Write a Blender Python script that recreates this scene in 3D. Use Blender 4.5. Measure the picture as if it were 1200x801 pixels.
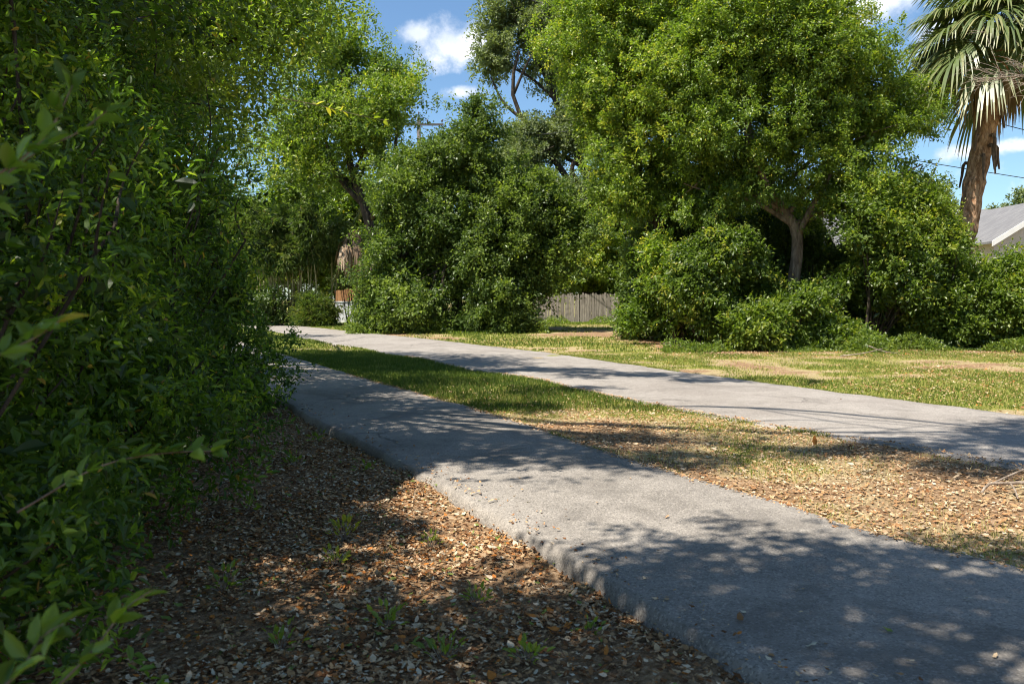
import bpy, math, random
import numpy as np
from mathutils import Vector
for o in list(bpy.data.objects): bpy.data.objects.remove(o)
R = math.radians
SC = bpy.context.scene
COL = SC.collection
rng = np.random.default_rng(11)
random.seed(5)

# ------------------------------------------------------------------ camera
CAMH = 1.55; FPX = 950.0; PITCH = math.atan(50.5/FPX)
cam = bpy.data.cameras.new('camera'); cam.sensor_width = 36; cam.lens = 36*FPX/1200
cam.clip_start = 0.05; cam.clip_end = 3000
cam.dof.use_dof = True; cam.dof.focus_distance = 13; cam.dof.aperture_fstop = 4.0
co = bpy.data.objects.new('camera', cam); COL.objects.link(co)
co.location = (0, 0, CAMH); co.rotation_euler = (R(90)-PITCH, 0, 0)
SC.camera = co

# ------------------------------------------------------------------ light
SUN_EL = 60.0; SUN_AZ = 236.0       # azimuth clockwise from +Y (view direction)
se, sa = R(SUN_EL), R(SUN_AZ)
SUNV = np.array([math.cos(se)*math.sin(sa), math.cos(se)*math.cos(sa), math.sin(se)])   # towards the sun
sl = bpy.data.lights.new('sun', 'SUN'); sl.energy = 5.0; sl.angle = R(0.53); sl.color = (1, .94, .84)
so = bpy.data.objects.new('sun', sl); COL.objects.link(so)
so.rotation_euler = Vector(SUNV).to_track_quat('Z', 'Y').to_euler()
SC.view_settings.view_transform = 'Standard'; SC.view_settings.look = 'None'
SC.view_settings.exposure = 1.08; SC.view_settings.gamma = 1
SC.view_settings.use_curve_mapping = False
SC.cycles.filter_width = 1.05
SC.cycles.max_bounces = 6; SC.cycles.diffuse_bounces = 3; SC.cycles.glossy_bounces = 2
SC.cycles.transmission_bounces = 3; SC.cycles.transparent_max_bounces = 8
SC.cycles.sample_clamp_indirect = 4

def raydir(px, py):
    xr = (px-600)/FPX; yr = -(py-400.5)/FPX; c, s = math.cos(PITCH), math.sin(PITCH)
    return np.array([xr, c+yr*s, -s+yr*c])
def at(px, py, Y):
    d = raydir(px, py); k = Y/d[1]
    return np.array([d[0]*k, Y, CAMH+d[2]*k])
def gp(px, py, z=0.0):
    d = raydir(px, py); k = (z-CAMH)/d[2]
    return np.array([d[0]*k, d[1]*k, z])

# ------------------------------------------------------------------ node helpers
class NT:
    def __init__(s, tree): s.t = tree; s.n = tree.nodes; s.l = tree.links
    def node(s, typ, ins=None, **kw):
        nd = s.n.new(typ)
        for k, v in kw.items(): setattr(nd, k, v)
        for k, v in (ins or {}).items():
            sock = nd.inputs[k]
            if isinstance(v, bpy.types.NodeSocket): s.l.new(v, sock)
            else: sock.default_value = v
        return nd
    def math(s, op, a, b=None, clamp=False):
        ins = {0: a}
        if b is not None: ins[1] = b
        return s.node('ShaderNodeMath', ins, operation=op, use_clamp=clamp).outputs[0]
    def vmath(s, op, a, b=None, out=0):
        ins = {0: a}
        if b is not None: ins[1] = b
        return s.node('ShaderNodeVectorMath', ins, operation=op).outputs[out]
    def ramp(s, fac, stops, interp='LINEAR'):
        nd = s.node('ShaderNodeValToRGB', {0: fac}); cr = nd.color_ramp; cr.interpolation = interp
        while len(cr.elements) < len(stops): cr.elements.new(.5)
        for e, (p, c) in zip(cr.elements, stops):
            e.position = p; e.color = (c[0], c[1], c[2], 1) if hasattr(c, '__len__') else (c, c, c, 1)
        return nd.outputs[0]
    def noise(s, vec, scale, detail=4, rough=.55, dist=0):
        return s.node('ShaderNodeTexNoise', {'Vector': vec, 'Scale': scale, 'Detail': detail, 'Roughness': rough, 'Distortion': dist}).outputs['Fac']
    def mix(s, fac, a, b, mode='MIX'):
        nd = s.node('ShaderNodeMix', data_type='RGBA', blend_type=mode)
        for i, v in ((0, fac), (6, a), (7, b)):
            if isinstance(v, bpy.types.NodeSocket): s.l.new(v, nd.inputs[i])
            else: nd.inputs[i].default_value = v if i == 0 else (v[0], v[1], v[2], 1)
        return nd.outputs[2]
    def rng(s, v, a, b, c=0., d=1.):
        return s.node('ShaderNodeMapRange', {0: v, 1: a, 2: b, 3: c, 4: d}, interpolation_type='SMOOTHSTEP').outputs[0]
def newmat(name):
    m = bpy.data.materials.new(name); m.use_nodes = True; m.node_tree.nodes.clear()
    return m, NT(m.node_tree)
def finish(m, t, col, rough=.8, bump=None, bstr=.3, bdist=.02, spec=.3, translucent=None, tfac=.35):
    p = t.node('ShaderNodeBsdfPrincipled')
    for k, v in (('Base Color', col), ('Roughness', rough), ('Specular IOR Level', spec)):
        if isinstance(v, bpy.types.NodeSocket): t.l.new(v, p.inputs[k])
        else: p.inputs[k].default_value = (*v, 1) if k == 'Base Color' else v
    if bump is not None:
        b = t.node('ShaderNodeBump', {'Height': bump, 'Strength': bstr, 'Distance': bdist}); t.l.new(b.outputs[0], p.inputs['Normal'])
    sh = p.outputs[0]
    if translucent is not None:
        tr = t.node('ShaderNodeBsdfTranslucent', {'Color': translucent})
        sh = t.node('ShaderNodeMixShader', {0: tfac, 1: sh, 2: tr.outputs[0]}).outputs[0]
    o = t.node('ShaderNodeOutputMaterial', {0: sh}); return m

# ------------------------------------------------------------------ sky
W = bpy.data.worlds.new('World'); SC.world = W; W.use_nodes = True; W.node_tree.nodes.clear()
t = NT(W.node_tree)
sky = t.node('ShaderNodeTexSky', sky_type='NISHITA', sun_disc=False, sun_elevation=se, sun_rotation=sa, altitude=20, air_density=1.0, dust_density=.35, ozone_density=2.2)
dirv = t.node('ShaderNodeTexCoord').outputs['Generated']
def cloud(px, py, wx, wy):
    d = raydir(px, py); d = d/np.linalg.norm(d)
    off = t.vmath('SUBTRACT', dirv, tuple(d))
    off = t.vmath('MULTIPLY', off, (FPX/wx, FPX/wx, FPX/wy))
    ln = t.vmath('LENGTH', off, out=1)
    return t.math('SUBTRACT', 1.0, ln)
cl = None
for c in ((532, 52, 62, 34), (490, 40, 30, 18), (548, 108, 30, 11), (1000, 8, 48, 26), (1045, -10, 60, 36), (1128, 178, 34, 12), (1190, 172, 36, 10), (755, 120, 26, 12),
          (-700, -300, 400, 120), (1900, -200, 500, 150), (2300, 100, 500, 90)):
    v = cloud(*c); cl = v if cl is None else t.math('MAXIMUM', cl, v)
n1 = t.noise(dirv, 22, 7, .62); n2 = t.noise(dirv, 9, 5, .55)
cf = t.math('ADD', cl, t.math('MULTIPLY', t.math('SUBTRACT', n1, .5), 1.7))
cf = t.rng(cf, .02, .75)
shade = t.rng(t.math('ADD', t.math('MULTIPLY', n2, .6), t.math('MULTIPLY', n1, .4)), .38, .6)
ccol = t.mix(shade, (5.6, 6.1, 7.0), (9.8, 9.6, 9.4))
skyc = t.mix(1.0, sky.outputs[0], (.82, .96, 1.03), 'MULTIPLY')
fin = t.mix(t.math('MULTIPLY', cf, .93), skyc, ccol)
bg = t.node('ShaderNodeBackground', {'Color': fin, 'Strength': .08})
t.node('ShaderNodeOutputWorld', {0: bg.outputs[0]})

# ------------------------------------------------------------------ object helpers
def link(o, parent=None):
    COL.objects.link(o)
    if parent is not None: o.parent = parent
    return o
def tag(o, label=None, cat=None, group=None, kind=None):
    for k, v in (('label', label), ('category', cat), ('group', group), ('kind', kind)):
        if v: o[k] = v
    return o
def thing(name, label, cat, loc, group=None):
    o = bpy.data.objects.new(name, None); o.location = tuple(float(v) for v in loc); o.empty_display_size = .2
    COL.objects.link(o); return tag(o, label, cat, group)
def fastmesh(name, V, faces, mat, parent=None, tint=None, smooth=False, loc=None):
    """faces: list of (n,k) int arrays; V in world space; parent at parent.location without rotation"""
    V = np.asarray(V, dtype=np.float32)
    org = np.array(parent.location if parent is not None else (loc if loc is not None else (0, 0, 0)), dtype=np.float32)
    me = bpy.data.meshes.new(name); me.vertices.add(len(V))
    me.vertices.foreach_set('co', (V-org).ravel())
    tot = [np.full(len(f), f.shape[1], dtype=np.int32) for f in faces]
    tot = np.concatenate(tot); idx = np.concatenate([f.ravel() for f in faces]).astype(np.int32)
    me.loops.add(len(idx)); me.loops.foreach_set('vertex_index', idx)
    me.polygons.add(len(tot)); st = np.concatenate([[0], np.cumsum(tot)[:-1]]).astype(np.int32)
    me.polygons.foreach_set('loop_start', st)
    if smooth: me.polygons.foreach_set('use_smooth', np.ones(len(tot), dtype=bool))
    else: me.polygons.foreach_set('use_smooth', np.zeros(len(tot), dtype=bool))
    if tint is not None:
        a = me.attributes.new('tint', 'FLOAT', 'POINT'); a.data.foreach_set('value', np.asarray(tint, dtype=np.float32))
    me.materials.append(mat); me.update(calc_edges=True)
    o = bpy.data.objects.new(name, me)
    if parent is None and loc is not None: o.location = tuple(loc)
    return link(o, parent)
def norm(a): return a/np.maximum(np.linalg.norm(a, axis=-1, keepdims=True), 1e-9)
class NF:      # smooth value field
    def __init__(s, seed, freq, n=9):
        r = np.random.default_rng(seed); s.k = norm(r.normal(size=(n, 3)))*freq*r.uniform(.6, 1.8, (n, 1)); s.p = r.uniform(0, 6.28, n); s.n = n
    def __call__(s, P): return np.sin(P@s.k.T+s.p).sum(1)/math.sqrt(s.n/2)
class MB:
    def __init__(s): s.V = []; s.F = {}; s.T = []; s.n = 0
    def add(s, V, faces, tint=.5):
        V = np.asarray(V, float); s.V.append(V)
        s.T.append(np.broadcast_to(np.asarray(tint, float), (len(V),)))
        for f in faces:
            f = np.asarray(f)
            s.F.setdefault(f.shape[1], []).append(f+s.n)
        s.n += len(V); return s
    def box(s, x0, x1, y0, y1, z0, z1, tint=.5, rot=0, piv=None):
        V = np.array([[x, y, z] for x in (x0, x1) for y in (y0, y1) for z in (z0, z1)], float)
        if rot:
            c, sn = math.cos(rot), math.sin(rot); p = np.array(piv); D = V-p
            V = np.stack([D[:, 0]*c-D[:, 1]*sn, D[:, 0]*sn+D[:, 1]*c, D[:, 2]], 1)+p
        return s.add(V, [[[0, 1, 3, 2], [4, 6, 7, 5], [0, 4, 5, 1], [2, 3, 7, 6], [0, 2, 6, 4], [1, 5, 7, 3]]], tint)
    def prism(s, pts, d, tint=.5):        # polygon pts extruded by vector d
        n = len(pts); P = np.array(pts, float); V = np.vstack([P, P+np.array(d)])
        q = [[i, (i+1) % n, n+(i+1) % n, n+i] for i in range(n)]
        return s.add(V, [q, [list(range(n))[::-1]], [list(range(n, 2*n))]], tint)
    def tube(s, pts, rad, sides=8, tint=.5, rough=0., seed=0, cap=True):
        P = np.array(pts, float); n = len(P); rad = np.broadcast_to(np.asarray(rad, float), (n,))
        T = np.gradient(P, axis=0); T = norm(T)
        ref = np.array([0.31, .87, .2]) if abs(T[0][2]) > .7 else np.array([0, 0, 1.])
        A = norm(np.cross(T, ref)); B = np.cross(T, A)
        th = np.linspace(0, 2*math.pi, sides, endpoint=False)
        rr = rad[:, None]*np.ones((n, sides))
        if rough:
            r = np.random.default_rng(seed+7); f = r.uniform(0, 6.28, 4)
            z = np.arange(n)[:, None]
            rr = rr*(1+rough*(np.sin(3*th[None]+f[0]+z*.35)+.6*np.sin(5*th[None]+f[1]-z*.5)+.5*r.normal(size=rr.shape))*.5)
        V = P[:, None]+rr[..., None]*(np.cos(th)[None, :, None]*A[:, None]+np.sin(th)[None, :, None]*B[:, None])
        V = V.reshape(-1, 3); i = np.arange(n-1)[:, None]*sides; j = np.arange(sides)[None]; j2 = (j+1) % sides
        q = np.stack([i+j, i+j2, i+sides+j2, i+sides+j], -1).reshape(-1, 4)
        fs = [q]
        if cap: fs += [np.arange(sides)[::-1][None], (np.arange(sides)+(n-1)*sides)[None]]
        return s.add(V, fs, tint)
    def build(s, name, mat, parent=None, smooth=False, loc=None):
        return fastmesh(name, np.vstack(s.V), [np.vstack(f) for f in s.F.values()], mat, parent, np.concatenate(s.T), smooth, loc)
def spline(pts, n):
    P = np.array(pts, float)
    if len(P) == 2: return P[0]+(P[1]-P[0])*np.linspace(0, 1, n)[:, None]
    d = np.concatenate([[0], np.cumsum(np.linalg.norm(np.diff(P, axis=0), axis=1))]); u = np.linspace(0, d[-1], n)
    m = np.gradient(P, d, axis=0); k = np.clip(np.searchsorted(d, u, 'right')-1, 0, len(P)-2); h = (d[k+1]-d[k])[:, None]; s_ = ((u-d[k])[:, None])/h
    return (2*s_**3-3*s_**2+1)*P[k]+(s_**3-2*s_**2+s_)*h*m[k]+(-2*s_**3+3*s_**2)*P[k+1]+(s_**3-s_**2)*h*m[k+1]

# ------------------------------------------------------------------ materials
def leafmat(name, stops, rough=.42, spec=.45, tcol=1.9, tf=.38):
    m, t = newmat(name)
    a = t.node('ShaderNodeAttribute', attribute_name='tint').outputs['Fac']
    c = t.ramp(a, stops)
    tc = t.mix(1., c, (1.15*tcol, 1.25*tcol, .45*tcol), 'MULTIPLY')
    return finish(m, t, c, rough, spec=spec, translucent=tc, tfac=tf)
M_LEAF = leafmat('leaf_mid', [(0, (.035, .062, .012)), (.35, (.085, .13, .018)), (.75, (.155, .205, .026)), (.93, (.24, .27, .035)), (1, (.24, .19, .03))])
M_YEL = leafmat('leaf_yellow_green', [(0, (.048, .082, .013)), (.4, (.108, .165, .021)), (.8, (.215, .27, .031)), (1, (.42, .37, .05))])
M_DARK = leafmat('leaf_glossy_dark', [(0, (.030, .052, .014)), (.5, (.062, .10, .022)), (.9, (.125, .175, .032)), (.97, (.20, .25, .035)), (1, (.24, .26, .03))], rough=.4, spec=.32, tf=.3)
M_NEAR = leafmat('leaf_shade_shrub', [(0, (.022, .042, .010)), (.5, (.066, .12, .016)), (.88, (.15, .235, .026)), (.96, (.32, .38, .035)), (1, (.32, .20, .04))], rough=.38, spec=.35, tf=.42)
M_OLIVE = leafmat('leaf_oak_olive', [(0, (.08, .105, .042)), (.5, (.16, .195, .072)), (1, (.26, .29, .12))], rough=.55, tf=.25)
M_BAM = leafmat('leaf_bamboo', [(0, (.05, .085, .02)), (.6, (.10, .14, .03)), (1, (.20, .19, .06))], rough=.5)
M_PALM = leafmat('palm_frond_green', [(0, (.045, .07, .025)), (.6, (.105, .14, .045)), (1, (.26, .24, .10))], rough=.4, tf=.2)
M_DEAD = leafmat('dead_frond', [(0, (.14, .085, .05)), (.5, (.32, .22, .14)), (1, (.52, .41, .30))], rough=.85, spec=.1, tf=.12, tcol=.7)
M_LIT = leafmat('fallen_leaf', [(0, (.06, .03, .016)), (.22, (.17, .072, .028)), (.42, (.33, .19, .09)), (.62, (.47, .32, .18)), (.80, (.62, .49, .34)), (.87, (.42, .15, .03)), (.96, (.52, .46, .34)), (1, (.16, .20, .05))], rough=.85, spec=.08, tf=.1, tcol=.7)
M_GRASS = leafmat('grass_blade', [(0, (.06, .10, .014)), (.35, (.14, .18, .025)), (.55, (.27, .27, .06)), (.8, (.48, .40, .17)), (1, (.60, .50, .28))], rough=.6, spec=.2, tf=.25, tcol=1.3)
def barkmat(name, a, b, sc=7):
    m, t = newmat(name); g = t.node('ShaderNodeTexCoord').outputs['Object']
    v = t.vmath('MULTIPLY', g, (1, 1, .28)); n = t.noise(v, sc, 8, .7, .6); n3 = t.noise(g, 1.7, 3)
    c = t.mix(t.rng(n, .35, .68), a, b); c = t.mix(t.math('MULTIPLY', t.rng(n3, .45, .65), .45), c, tuple(x*.55 for x in a))
    return finish(m, t, c, .9, n, .9, .05, spec=.15)
M_BARK = barkmat('bark_grey_brown', (.12, .085, .06), (.35, .265, .19))
M_BARKD = barkmat('bark_dark', (.03, .024, .018), (.11, .085, .062))
M_PBARK = barkmat('palm_bark', (.20, .10, .05), (.60, .38, .23), 11)
M_TWIG = barkmat('dry_twig', (.20, .15, .11), (.46, .38, .30), 14)
M_BAMS = barkmat('bamboo_stem', (.26, .22, .10), (.50, .44, .24), 5)
M_BARKB = barkmat('old_leaf_base', (.10, .065, .045), (.30, .21, .15), 9)
def boardmat(name, a, b, c_):
    m, t = newmat(name); g = t.node('ShaderNodeTexCoord').outputs['Object']
    at_ = t.node('ShaderNodeAttribute', attribute_name='tint').outputs['Fac']
    v = t.vmath('MULTIPLY', g, (9, 9, .8)); n = t.noise(v, 3, 7, .65); n2 = t.noise(g, 2.2, 4)
    col = t.mix(t.rng(n, .3, .7), a, b); col = t.mix(t.math('MULTIPLY', at_, .6), col, c_); col = t.mix(t.math('MULTIPLY', t.rng(n2, .52, .7), .5), col, tuple(x*.5 for x in a))
    return finish(m, t, col, .88, n, .5, .01, spec=.15)
M_FENCE = boardmat('weathered_picket', (.20, .17, .14), (.42, .37, .31), (.12, .10, .08))
M_FORANGE = boardmat('orange_cedar', (.30, .15, .07), (.46, .25, .12), (.22, .11, .05))
def flat(name, c, rough=.7, nv=.15, sc=3, spec=.3):
    m, t = newmat(name); g = t.node('ShaderNodeTexCoord').outputs['Object']; n = t.noise(g, sc, 6, .6)
    col = t.mix(t.rng(n, .3, .7), tuple(x*(1-nv) for x in c), tuple(min(1, x*(1+nv)) for x in c))
    return finish(m, t, col, rough, n, .2, .01, spec=spec)
M_WHITE = flat('white_paint', (.74, .72, .68), .6, .06)
M_STUCCO = flat('pale_stucco', (.72, .62, .53), .85, .07, 8)
M_BLOCK = flat('whitewashed_block', (.66, .67, .68), .85, .1, 2)
M_POLE = flat('pole_timber', (.10, .09, .085), .85, .25, 4)
M_METAL = flat('galvanised_metal', (.30, .33, .36), .45, .1, 6, .5)
M_INS = flat('insulator_brown', (.07, .05, .05), .3, .1, 6, .6)
M_WIRE = flat('wire_black', (.03, .03, .035), .5, .1)
m, t = newmat('roof_shingle'); g = t.node('ShaderNodeTexCoord').outputs['Object']
br = t.node('ShaderNodeTexBrick', {'Vector': g, 'Color1': (.20, .195, .195, 1), 'Color2': (.145, .14, .145, 1), 'Mortar': (.13, .13, .13, 1), 'Scale': 1.0, 'Mortar Size': .012, 'Brick Width': .35, 'Row Height': .16})
col = t.mix(t.math('MULTIPLY', t.noise(g, 1.2, 6), .5), br.outputs[0], (.12, .12, .125))
M_ROOF = finish(m, t, col, .9, t.noise(g, 60, 2), .3, .01)
m, t = newmat('window_glass'); M_GLASS = finish(m, t, (.03, .04, .05), .08, spec=.6)

# asphalt
def asphalt(name, c0, c1, dark):
    m, t = newmat(name); g = t.node('ShaderNodeTexCoord').outputs['Object']
    big = t.noise(g, .55, 5, .6, .4); mid = t.noise(g, 4.5, 5, .65); fine = t.noise(g, 150, 2, .7); fine2 = t.noise(g, 60, 3, .7)
    vo = t.node('ShaderNodeTexVoronoi', {'Vector': g, 'Scale': 95.0}); vc = t.node('ShaderNodeSeparateColor', {0: vo.outputs['Color']}).outputs[0]
    col = t.mix(t.rng(t.math('ADD', t.math('MULTIPLY', big, .65), t.math('MULTIPLY', mid, .35)), .36, .62), c0, c1)
    col = t.mix(t.rng(vc, .72, .98, 0, .38), col, tuple(min(1, x*1.75) for x in c1))
    col = t.mix(t.rng(vc, .28, .05, 0, .45), col, dark)
    col = t.mix(t.rng(fine, .42, .3, 0, .5), col, dark)
    st = t.rng(t.noise(g, .9, 7, .7, 1.2), .50, .64, 0, .45); col = t.mix(st, col, tuple(x*.62 for x in c0))
    # hairline cracks
    w = t.vmath('ADD', g, t.node('ShaderNodeTexNoise', {'Vector': g, 'Scale': 1.6, 'Detail': 5}).outputs['Color'])
    cv = t.node('ShaderNodeTexVoronoi', {'Vector': w, 'Scale': .38}, feature='DISTANCE_TO_EDGE').outputs[0]
    ck = t.rng(cv, .016, .003); cm = t.rng(t.noise(g, .45, 2), .53, .60)
    ck = t.math('MULTIPLY', ck, cm)
    col = t.mix(t.math('MULTIPLY', ck, .55), col, dark)
    h = t.math('ADD', t.math('MULTIPLY', fine2, .6), t.math('MULTIPLY', vo.outputs['Distance'], -1.0))
    h = t.math('SUBTRACT', h, t.math('MULTIPLY', ck, 2))
    return finish(m, t, col, .88, h, .55, .006, spec=.25)
M_ASPH1 = asphalt('asphalt_footpath', (.176, .157, .136), (.272, .244, .212), (.06, .054, .047))
M_ASPH2 = asphalt('asphalt_trail', (.215, .190, .166), (.285, .257, .228), (.09, .080, .071))

# ------------------------------------------------------------------ path edges as functions of Y (depth)
def edge(pxs, pre, post, seed, amp):
    P = [gp(x, y, .02) for x, y in pxs]; a = sorted([(p[1], p[0]) for p in P]+pre+post)
    Ys = np.array([k[0] for k in a]); Xs = np.array([k[1] for k in a])
    r = np.random.default_rng(seed); fr = r.uniform(1.3, 9, 8); ph = r.uniform(0, 6.28, 8)
    sY = np.linspace(Ys[0], Ys[-1], 4000); sX = np.interp(sY, Ys, Xs); k = np.ones(25)/25; sX2 = np.convolve(np.pad(sX, 12, 'edge'), k, 'valid')
    sX2[:12] = sX[:12]; sX2[-12:] = sX[-12:]
    def f(Y):
        Y = np.asarray(Y, float); w = sum(np.sin(Y*fr[i]+ph[i])/fr[i]**.6 for i in range(8))
        return np.interp(Y, sY, sX2)+amp*w
    return f
E1L = edge([(310, 456), (334, 471), (386, 499), (450, 529), (525, 573), (585, 604), (606, 618), (650, 643), (697, 669), (788, 724), (875, 781), (907, 801)], [(0, 2.7), (-6, 6)], [(26, -9.2), (40, -16.5), (60, -28)], 1, .017)
E1R = edge([(1200, 668), (1138, 652), (1007, 622), (902, 588), (805, 559), (697, 526), (600, 493), (555, 479), (502, 465), (412, 440), (367, 426), (322, 413), (290, 404)], [(0, 5.1), (-6, 8.2)], [(40, -14.8), (60, -25)], 2, .012)
E2N = edge([(1200, 549), (1000, 515), (800, 482), (690, 460), (600, 440), (480, 419), (400, 405), (340, 393), (310, 387)], [(0, 8.3), (-6, 11.5)], [(48, -16.5), (62, -26)], 3, .014)
E2F = edge([(1200, 487), (1000, 462), (800, 436), (640, 413), (500, 397), (400, 387), (330, 379.5)], [(0, 12.6), (-6, 16)], [(60, -18.5), (75, -28)], 4, .016)

def gheight(X, Y):
    P = np.stack([X, Y, 0*X], 1)
    z = .012*NFa(P)+.006*NFb(P)
    d = E1L(Y)-X                       # the strip left of the footpath lies lower
    z = z-.065*np.clip(d/.12+.3, 0, 1)+.012*np.exp(-((d-.3)/.2)**2)*(1+NFb(P))
    z = z+.0*X
    far = np.clip((Y-60)/200, 0, 1); z = z-.0*far
    # gentle rise towards the picket fence
    z = z+.10*np.exp(-(((X-4.5)/6)**2+((Y-47)/9)**2))
    return z
NFa = NF(21, 1.1); NFb = NF(22, 5.0)
def strip_coords(lo, hi, fine_lo, fine_hi, step, grow=1.12):
    a = list(np.arange(fine_lo, fine_hi, step)); s = step; x = a[-1]
    while x < hi: s = min(s*grow, 200); x += s; a.append(x)
    s = step; x = a[0]; b = []
    while x > lo: s = min(s*grow, 200); x -= s; b.append(x)
    return np.array(b[::-1]+a)
gx = strip_coords(-900, 900, -3.5, 6.5, .06, 1.07); gy = strip_coords(-60, 1500, 2.4, 14, .06, 1.035)
GX, GY = np.meshgrid(gx, gy); GXf, GYf = GX.ravel(), GY.ravel(); GZ = gheight(GXf, np.clip(GYf, -6, 60)*1.0)
n_, m_ = GX.shape; i = np.arange(n_-1)[:, None]*m_; j = np.arange(m_-1)[None]
Q = np.stack([i+j, i+j+1, i+m_+j+1, i+m_+j], -1).reshape(-1, 4)
# what grows on the soil: 0 bare leaf-strewn dirt, 1 green turf (true ground cover, by place)
def cover(X, Y):
    P = np.stack([X, Y, 0*X], 1)
    med = (X > E1R(np.clip(Y, -6, 60))) & (X < E2N(np.clip(Y, -6, 60)))
    left = X < E1L(np.clip(Y, -6, 60))
    g = .60+.20*NFc(P)+.16*NFd(P)
    gm = np.clip((Y-10.5)/3.0, 0, 1)*.52+.27+.15*NFc(P)+.10*NFd(P)
    g = np.where(med, gm, g)
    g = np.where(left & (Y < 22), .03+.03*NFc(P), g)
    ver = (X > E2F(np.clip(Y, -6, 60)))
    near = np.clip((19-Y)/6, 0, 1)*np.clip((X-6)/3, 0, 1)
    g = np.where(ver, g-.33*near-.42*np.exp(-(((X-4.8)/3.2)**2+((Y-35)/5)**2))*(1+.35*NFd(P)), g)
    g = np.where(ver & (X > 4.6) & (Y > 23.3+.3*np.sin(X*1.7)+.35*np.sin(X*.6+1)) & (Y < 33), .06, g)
    return np.clip(g, 0, 1)
NFc = NF(23, .9); NFd = NF(24, 3.2)
cov = cover(GXf, GYf)
m, t = newmat('soil_and_turf'); g = t.node('ShaderNodeTexCoord').outputs['Object']
cv = t.node('ShaderNodeAttribute', attribute_name='tint').outputs['Fac']
nA = t.noise(g, 2.6, 8, .7, .4); nB = t.noise(g, 28, 5, .7); nC = t.noise(g, 9, 6, .7); nD = t.noise(g, 90, 3, .6)
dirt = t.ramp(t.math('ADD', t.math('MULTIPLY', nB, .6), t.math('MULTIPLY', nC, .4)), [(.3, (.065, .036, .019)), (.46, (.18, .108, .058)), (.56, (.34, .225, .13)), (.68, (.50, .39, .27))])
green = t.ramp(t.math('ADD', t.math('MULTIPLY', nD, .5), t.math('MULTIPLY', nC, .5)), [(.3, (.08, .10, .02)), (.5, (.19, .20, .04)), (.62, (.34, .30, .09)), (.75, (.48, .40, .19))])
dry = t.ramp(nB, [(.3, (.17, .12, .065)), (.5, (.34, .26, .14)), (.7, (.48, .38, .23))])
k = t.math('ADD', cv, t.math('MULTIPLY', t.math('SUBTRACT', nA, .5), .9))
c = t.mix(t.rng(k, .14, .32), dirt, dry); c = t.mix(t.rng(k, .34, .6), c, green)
M_SOIL = finish(m, t, c, .95, t.math('ADD', nB, t.math('MULTIPLY', nD, .5)), .8, .03, spec=.1)
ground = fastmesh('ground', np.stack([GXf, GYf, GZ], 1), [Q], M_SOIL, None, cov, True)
tag(ground, kind='structure')

def path(name, EL, ER, y0, y1, top, mat, prof=.10):
    Y = [y0]
    while Y[-1] < y1: Y.append(Y[-1]+(.05 if 2.5 < Y[-1] < 11 else .05+abs(Y[-1]-7)*.012))
    Y = np.array(Y); xl = EL(Y); xr = ER(Y); r = np.random.default_rng(3); cols = []
    u = np.linspace(0, 1, 26); w = xr-xl
    nz = NF(31, 6); nz2 = NF(33, 9)
    def cr(x, dz, amp):
        P = np.stack([x, Y, 0*Y], 1); return np.stack([x+amp*nz2(P), Y, top+dz+.003*nz(P)+amp*.6*nz2(P+3)], 1)
    for off, dz, a in ((-.10, -.30, .0), (-.085, -.09, .010), (-.065, -.05, .010), (-.03, -.014, .006), (0, -.004, .002)): cols.append(cr(xl+off*(prof/.1), dz, a))
    for q in u[1:-1]: cols.append(cr(xl+w*q, .012*math.sin(q*math.pi), 0))
    for off, dz, a in ((0, -.004, .002), (.03, -.02, .005), (.06, -.07, .004), (.07, -.2, 0)): cols.append(cr(xr+off, dz, a))
    V = np.stack(cols, 1); n, mm = V.shape[:2]; i = np.arange(n-1)[:, None]*mm; j = np.arange(mm-1)[None]
    o = fastmesh(name, V.reshape(-1, 3), [np.stack([i+j, i+j+1, i+mm+j+1, i+mm+j], -1).reshape(-1, 4)], mat, None, None, True)
    tag(o, kind='structure'); return o
path('footpath', E1L, E1R, -5, 58, .040, M_ASPH1, .075)
path('bike_path', E2N, E2F, -5, 60, .030, M_ASPH2, .05)

# ------------------------------------------------------------------ leaves
LT8 = np.array([[0, 0, 0], [.36, 0, -.03], [.70, 0, -.05], [1, 0, -.10], [.30, .46, .10], [.66, .38, .06], [.30, -.46, .10], [.66, -.38, .06]])
LF8 = [np.array([[0, 1, 4], [2, 3, 5], [0, 6, 1], [2, 7, 3]]), np.array([[1, 2, 5, 4], [1, 6, 7, 2]])]
LT4 = np.array([[0, 0, 0], [.45, .5, .12], [1, 0, -.08], [.45, -.5, .12]]); LF4 = [np.array([[0, 3, 2], [0, 2, 1]])]
LT9 = np.array([[0, -.28, .05], [0, .28, .05], [.33, -.5, .16], [.33, .5, -.02], [.7, -.4, .1], [.7, .42, .14], [1, 0, .2]])   # curled dry leaf
LF9 = [np.array([[0, 2, 3, 1], [2, 4, 5, 3]]), np.array([[4, 6, 5]])]
def leaves(P, D, N, L, Wd, tmpl):
    T, F = {8: (LT8, LF8), 4: (LT4, LF4), 9: (LT9, LF9)}[tmpl]
    D = norm(D); S = norm(np.cross(N, D)); U = np.cross(D, S)
    V = P[:, None]+L[:, None, None]*(T[None, :, 0:1]*D[:, None]+T[None, :, 2:3]*U[:, None])+Wd[:, None, None]*T[None, :, 1:2]*S[:, None]
    n = len(P); k = len(T); base = (np.arange(n)*k)[:, None, None]
    return V.reshape(-1, 3), [(f[None]+base).reshape(-1, f.shape[1]) for f in F], k
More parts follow.
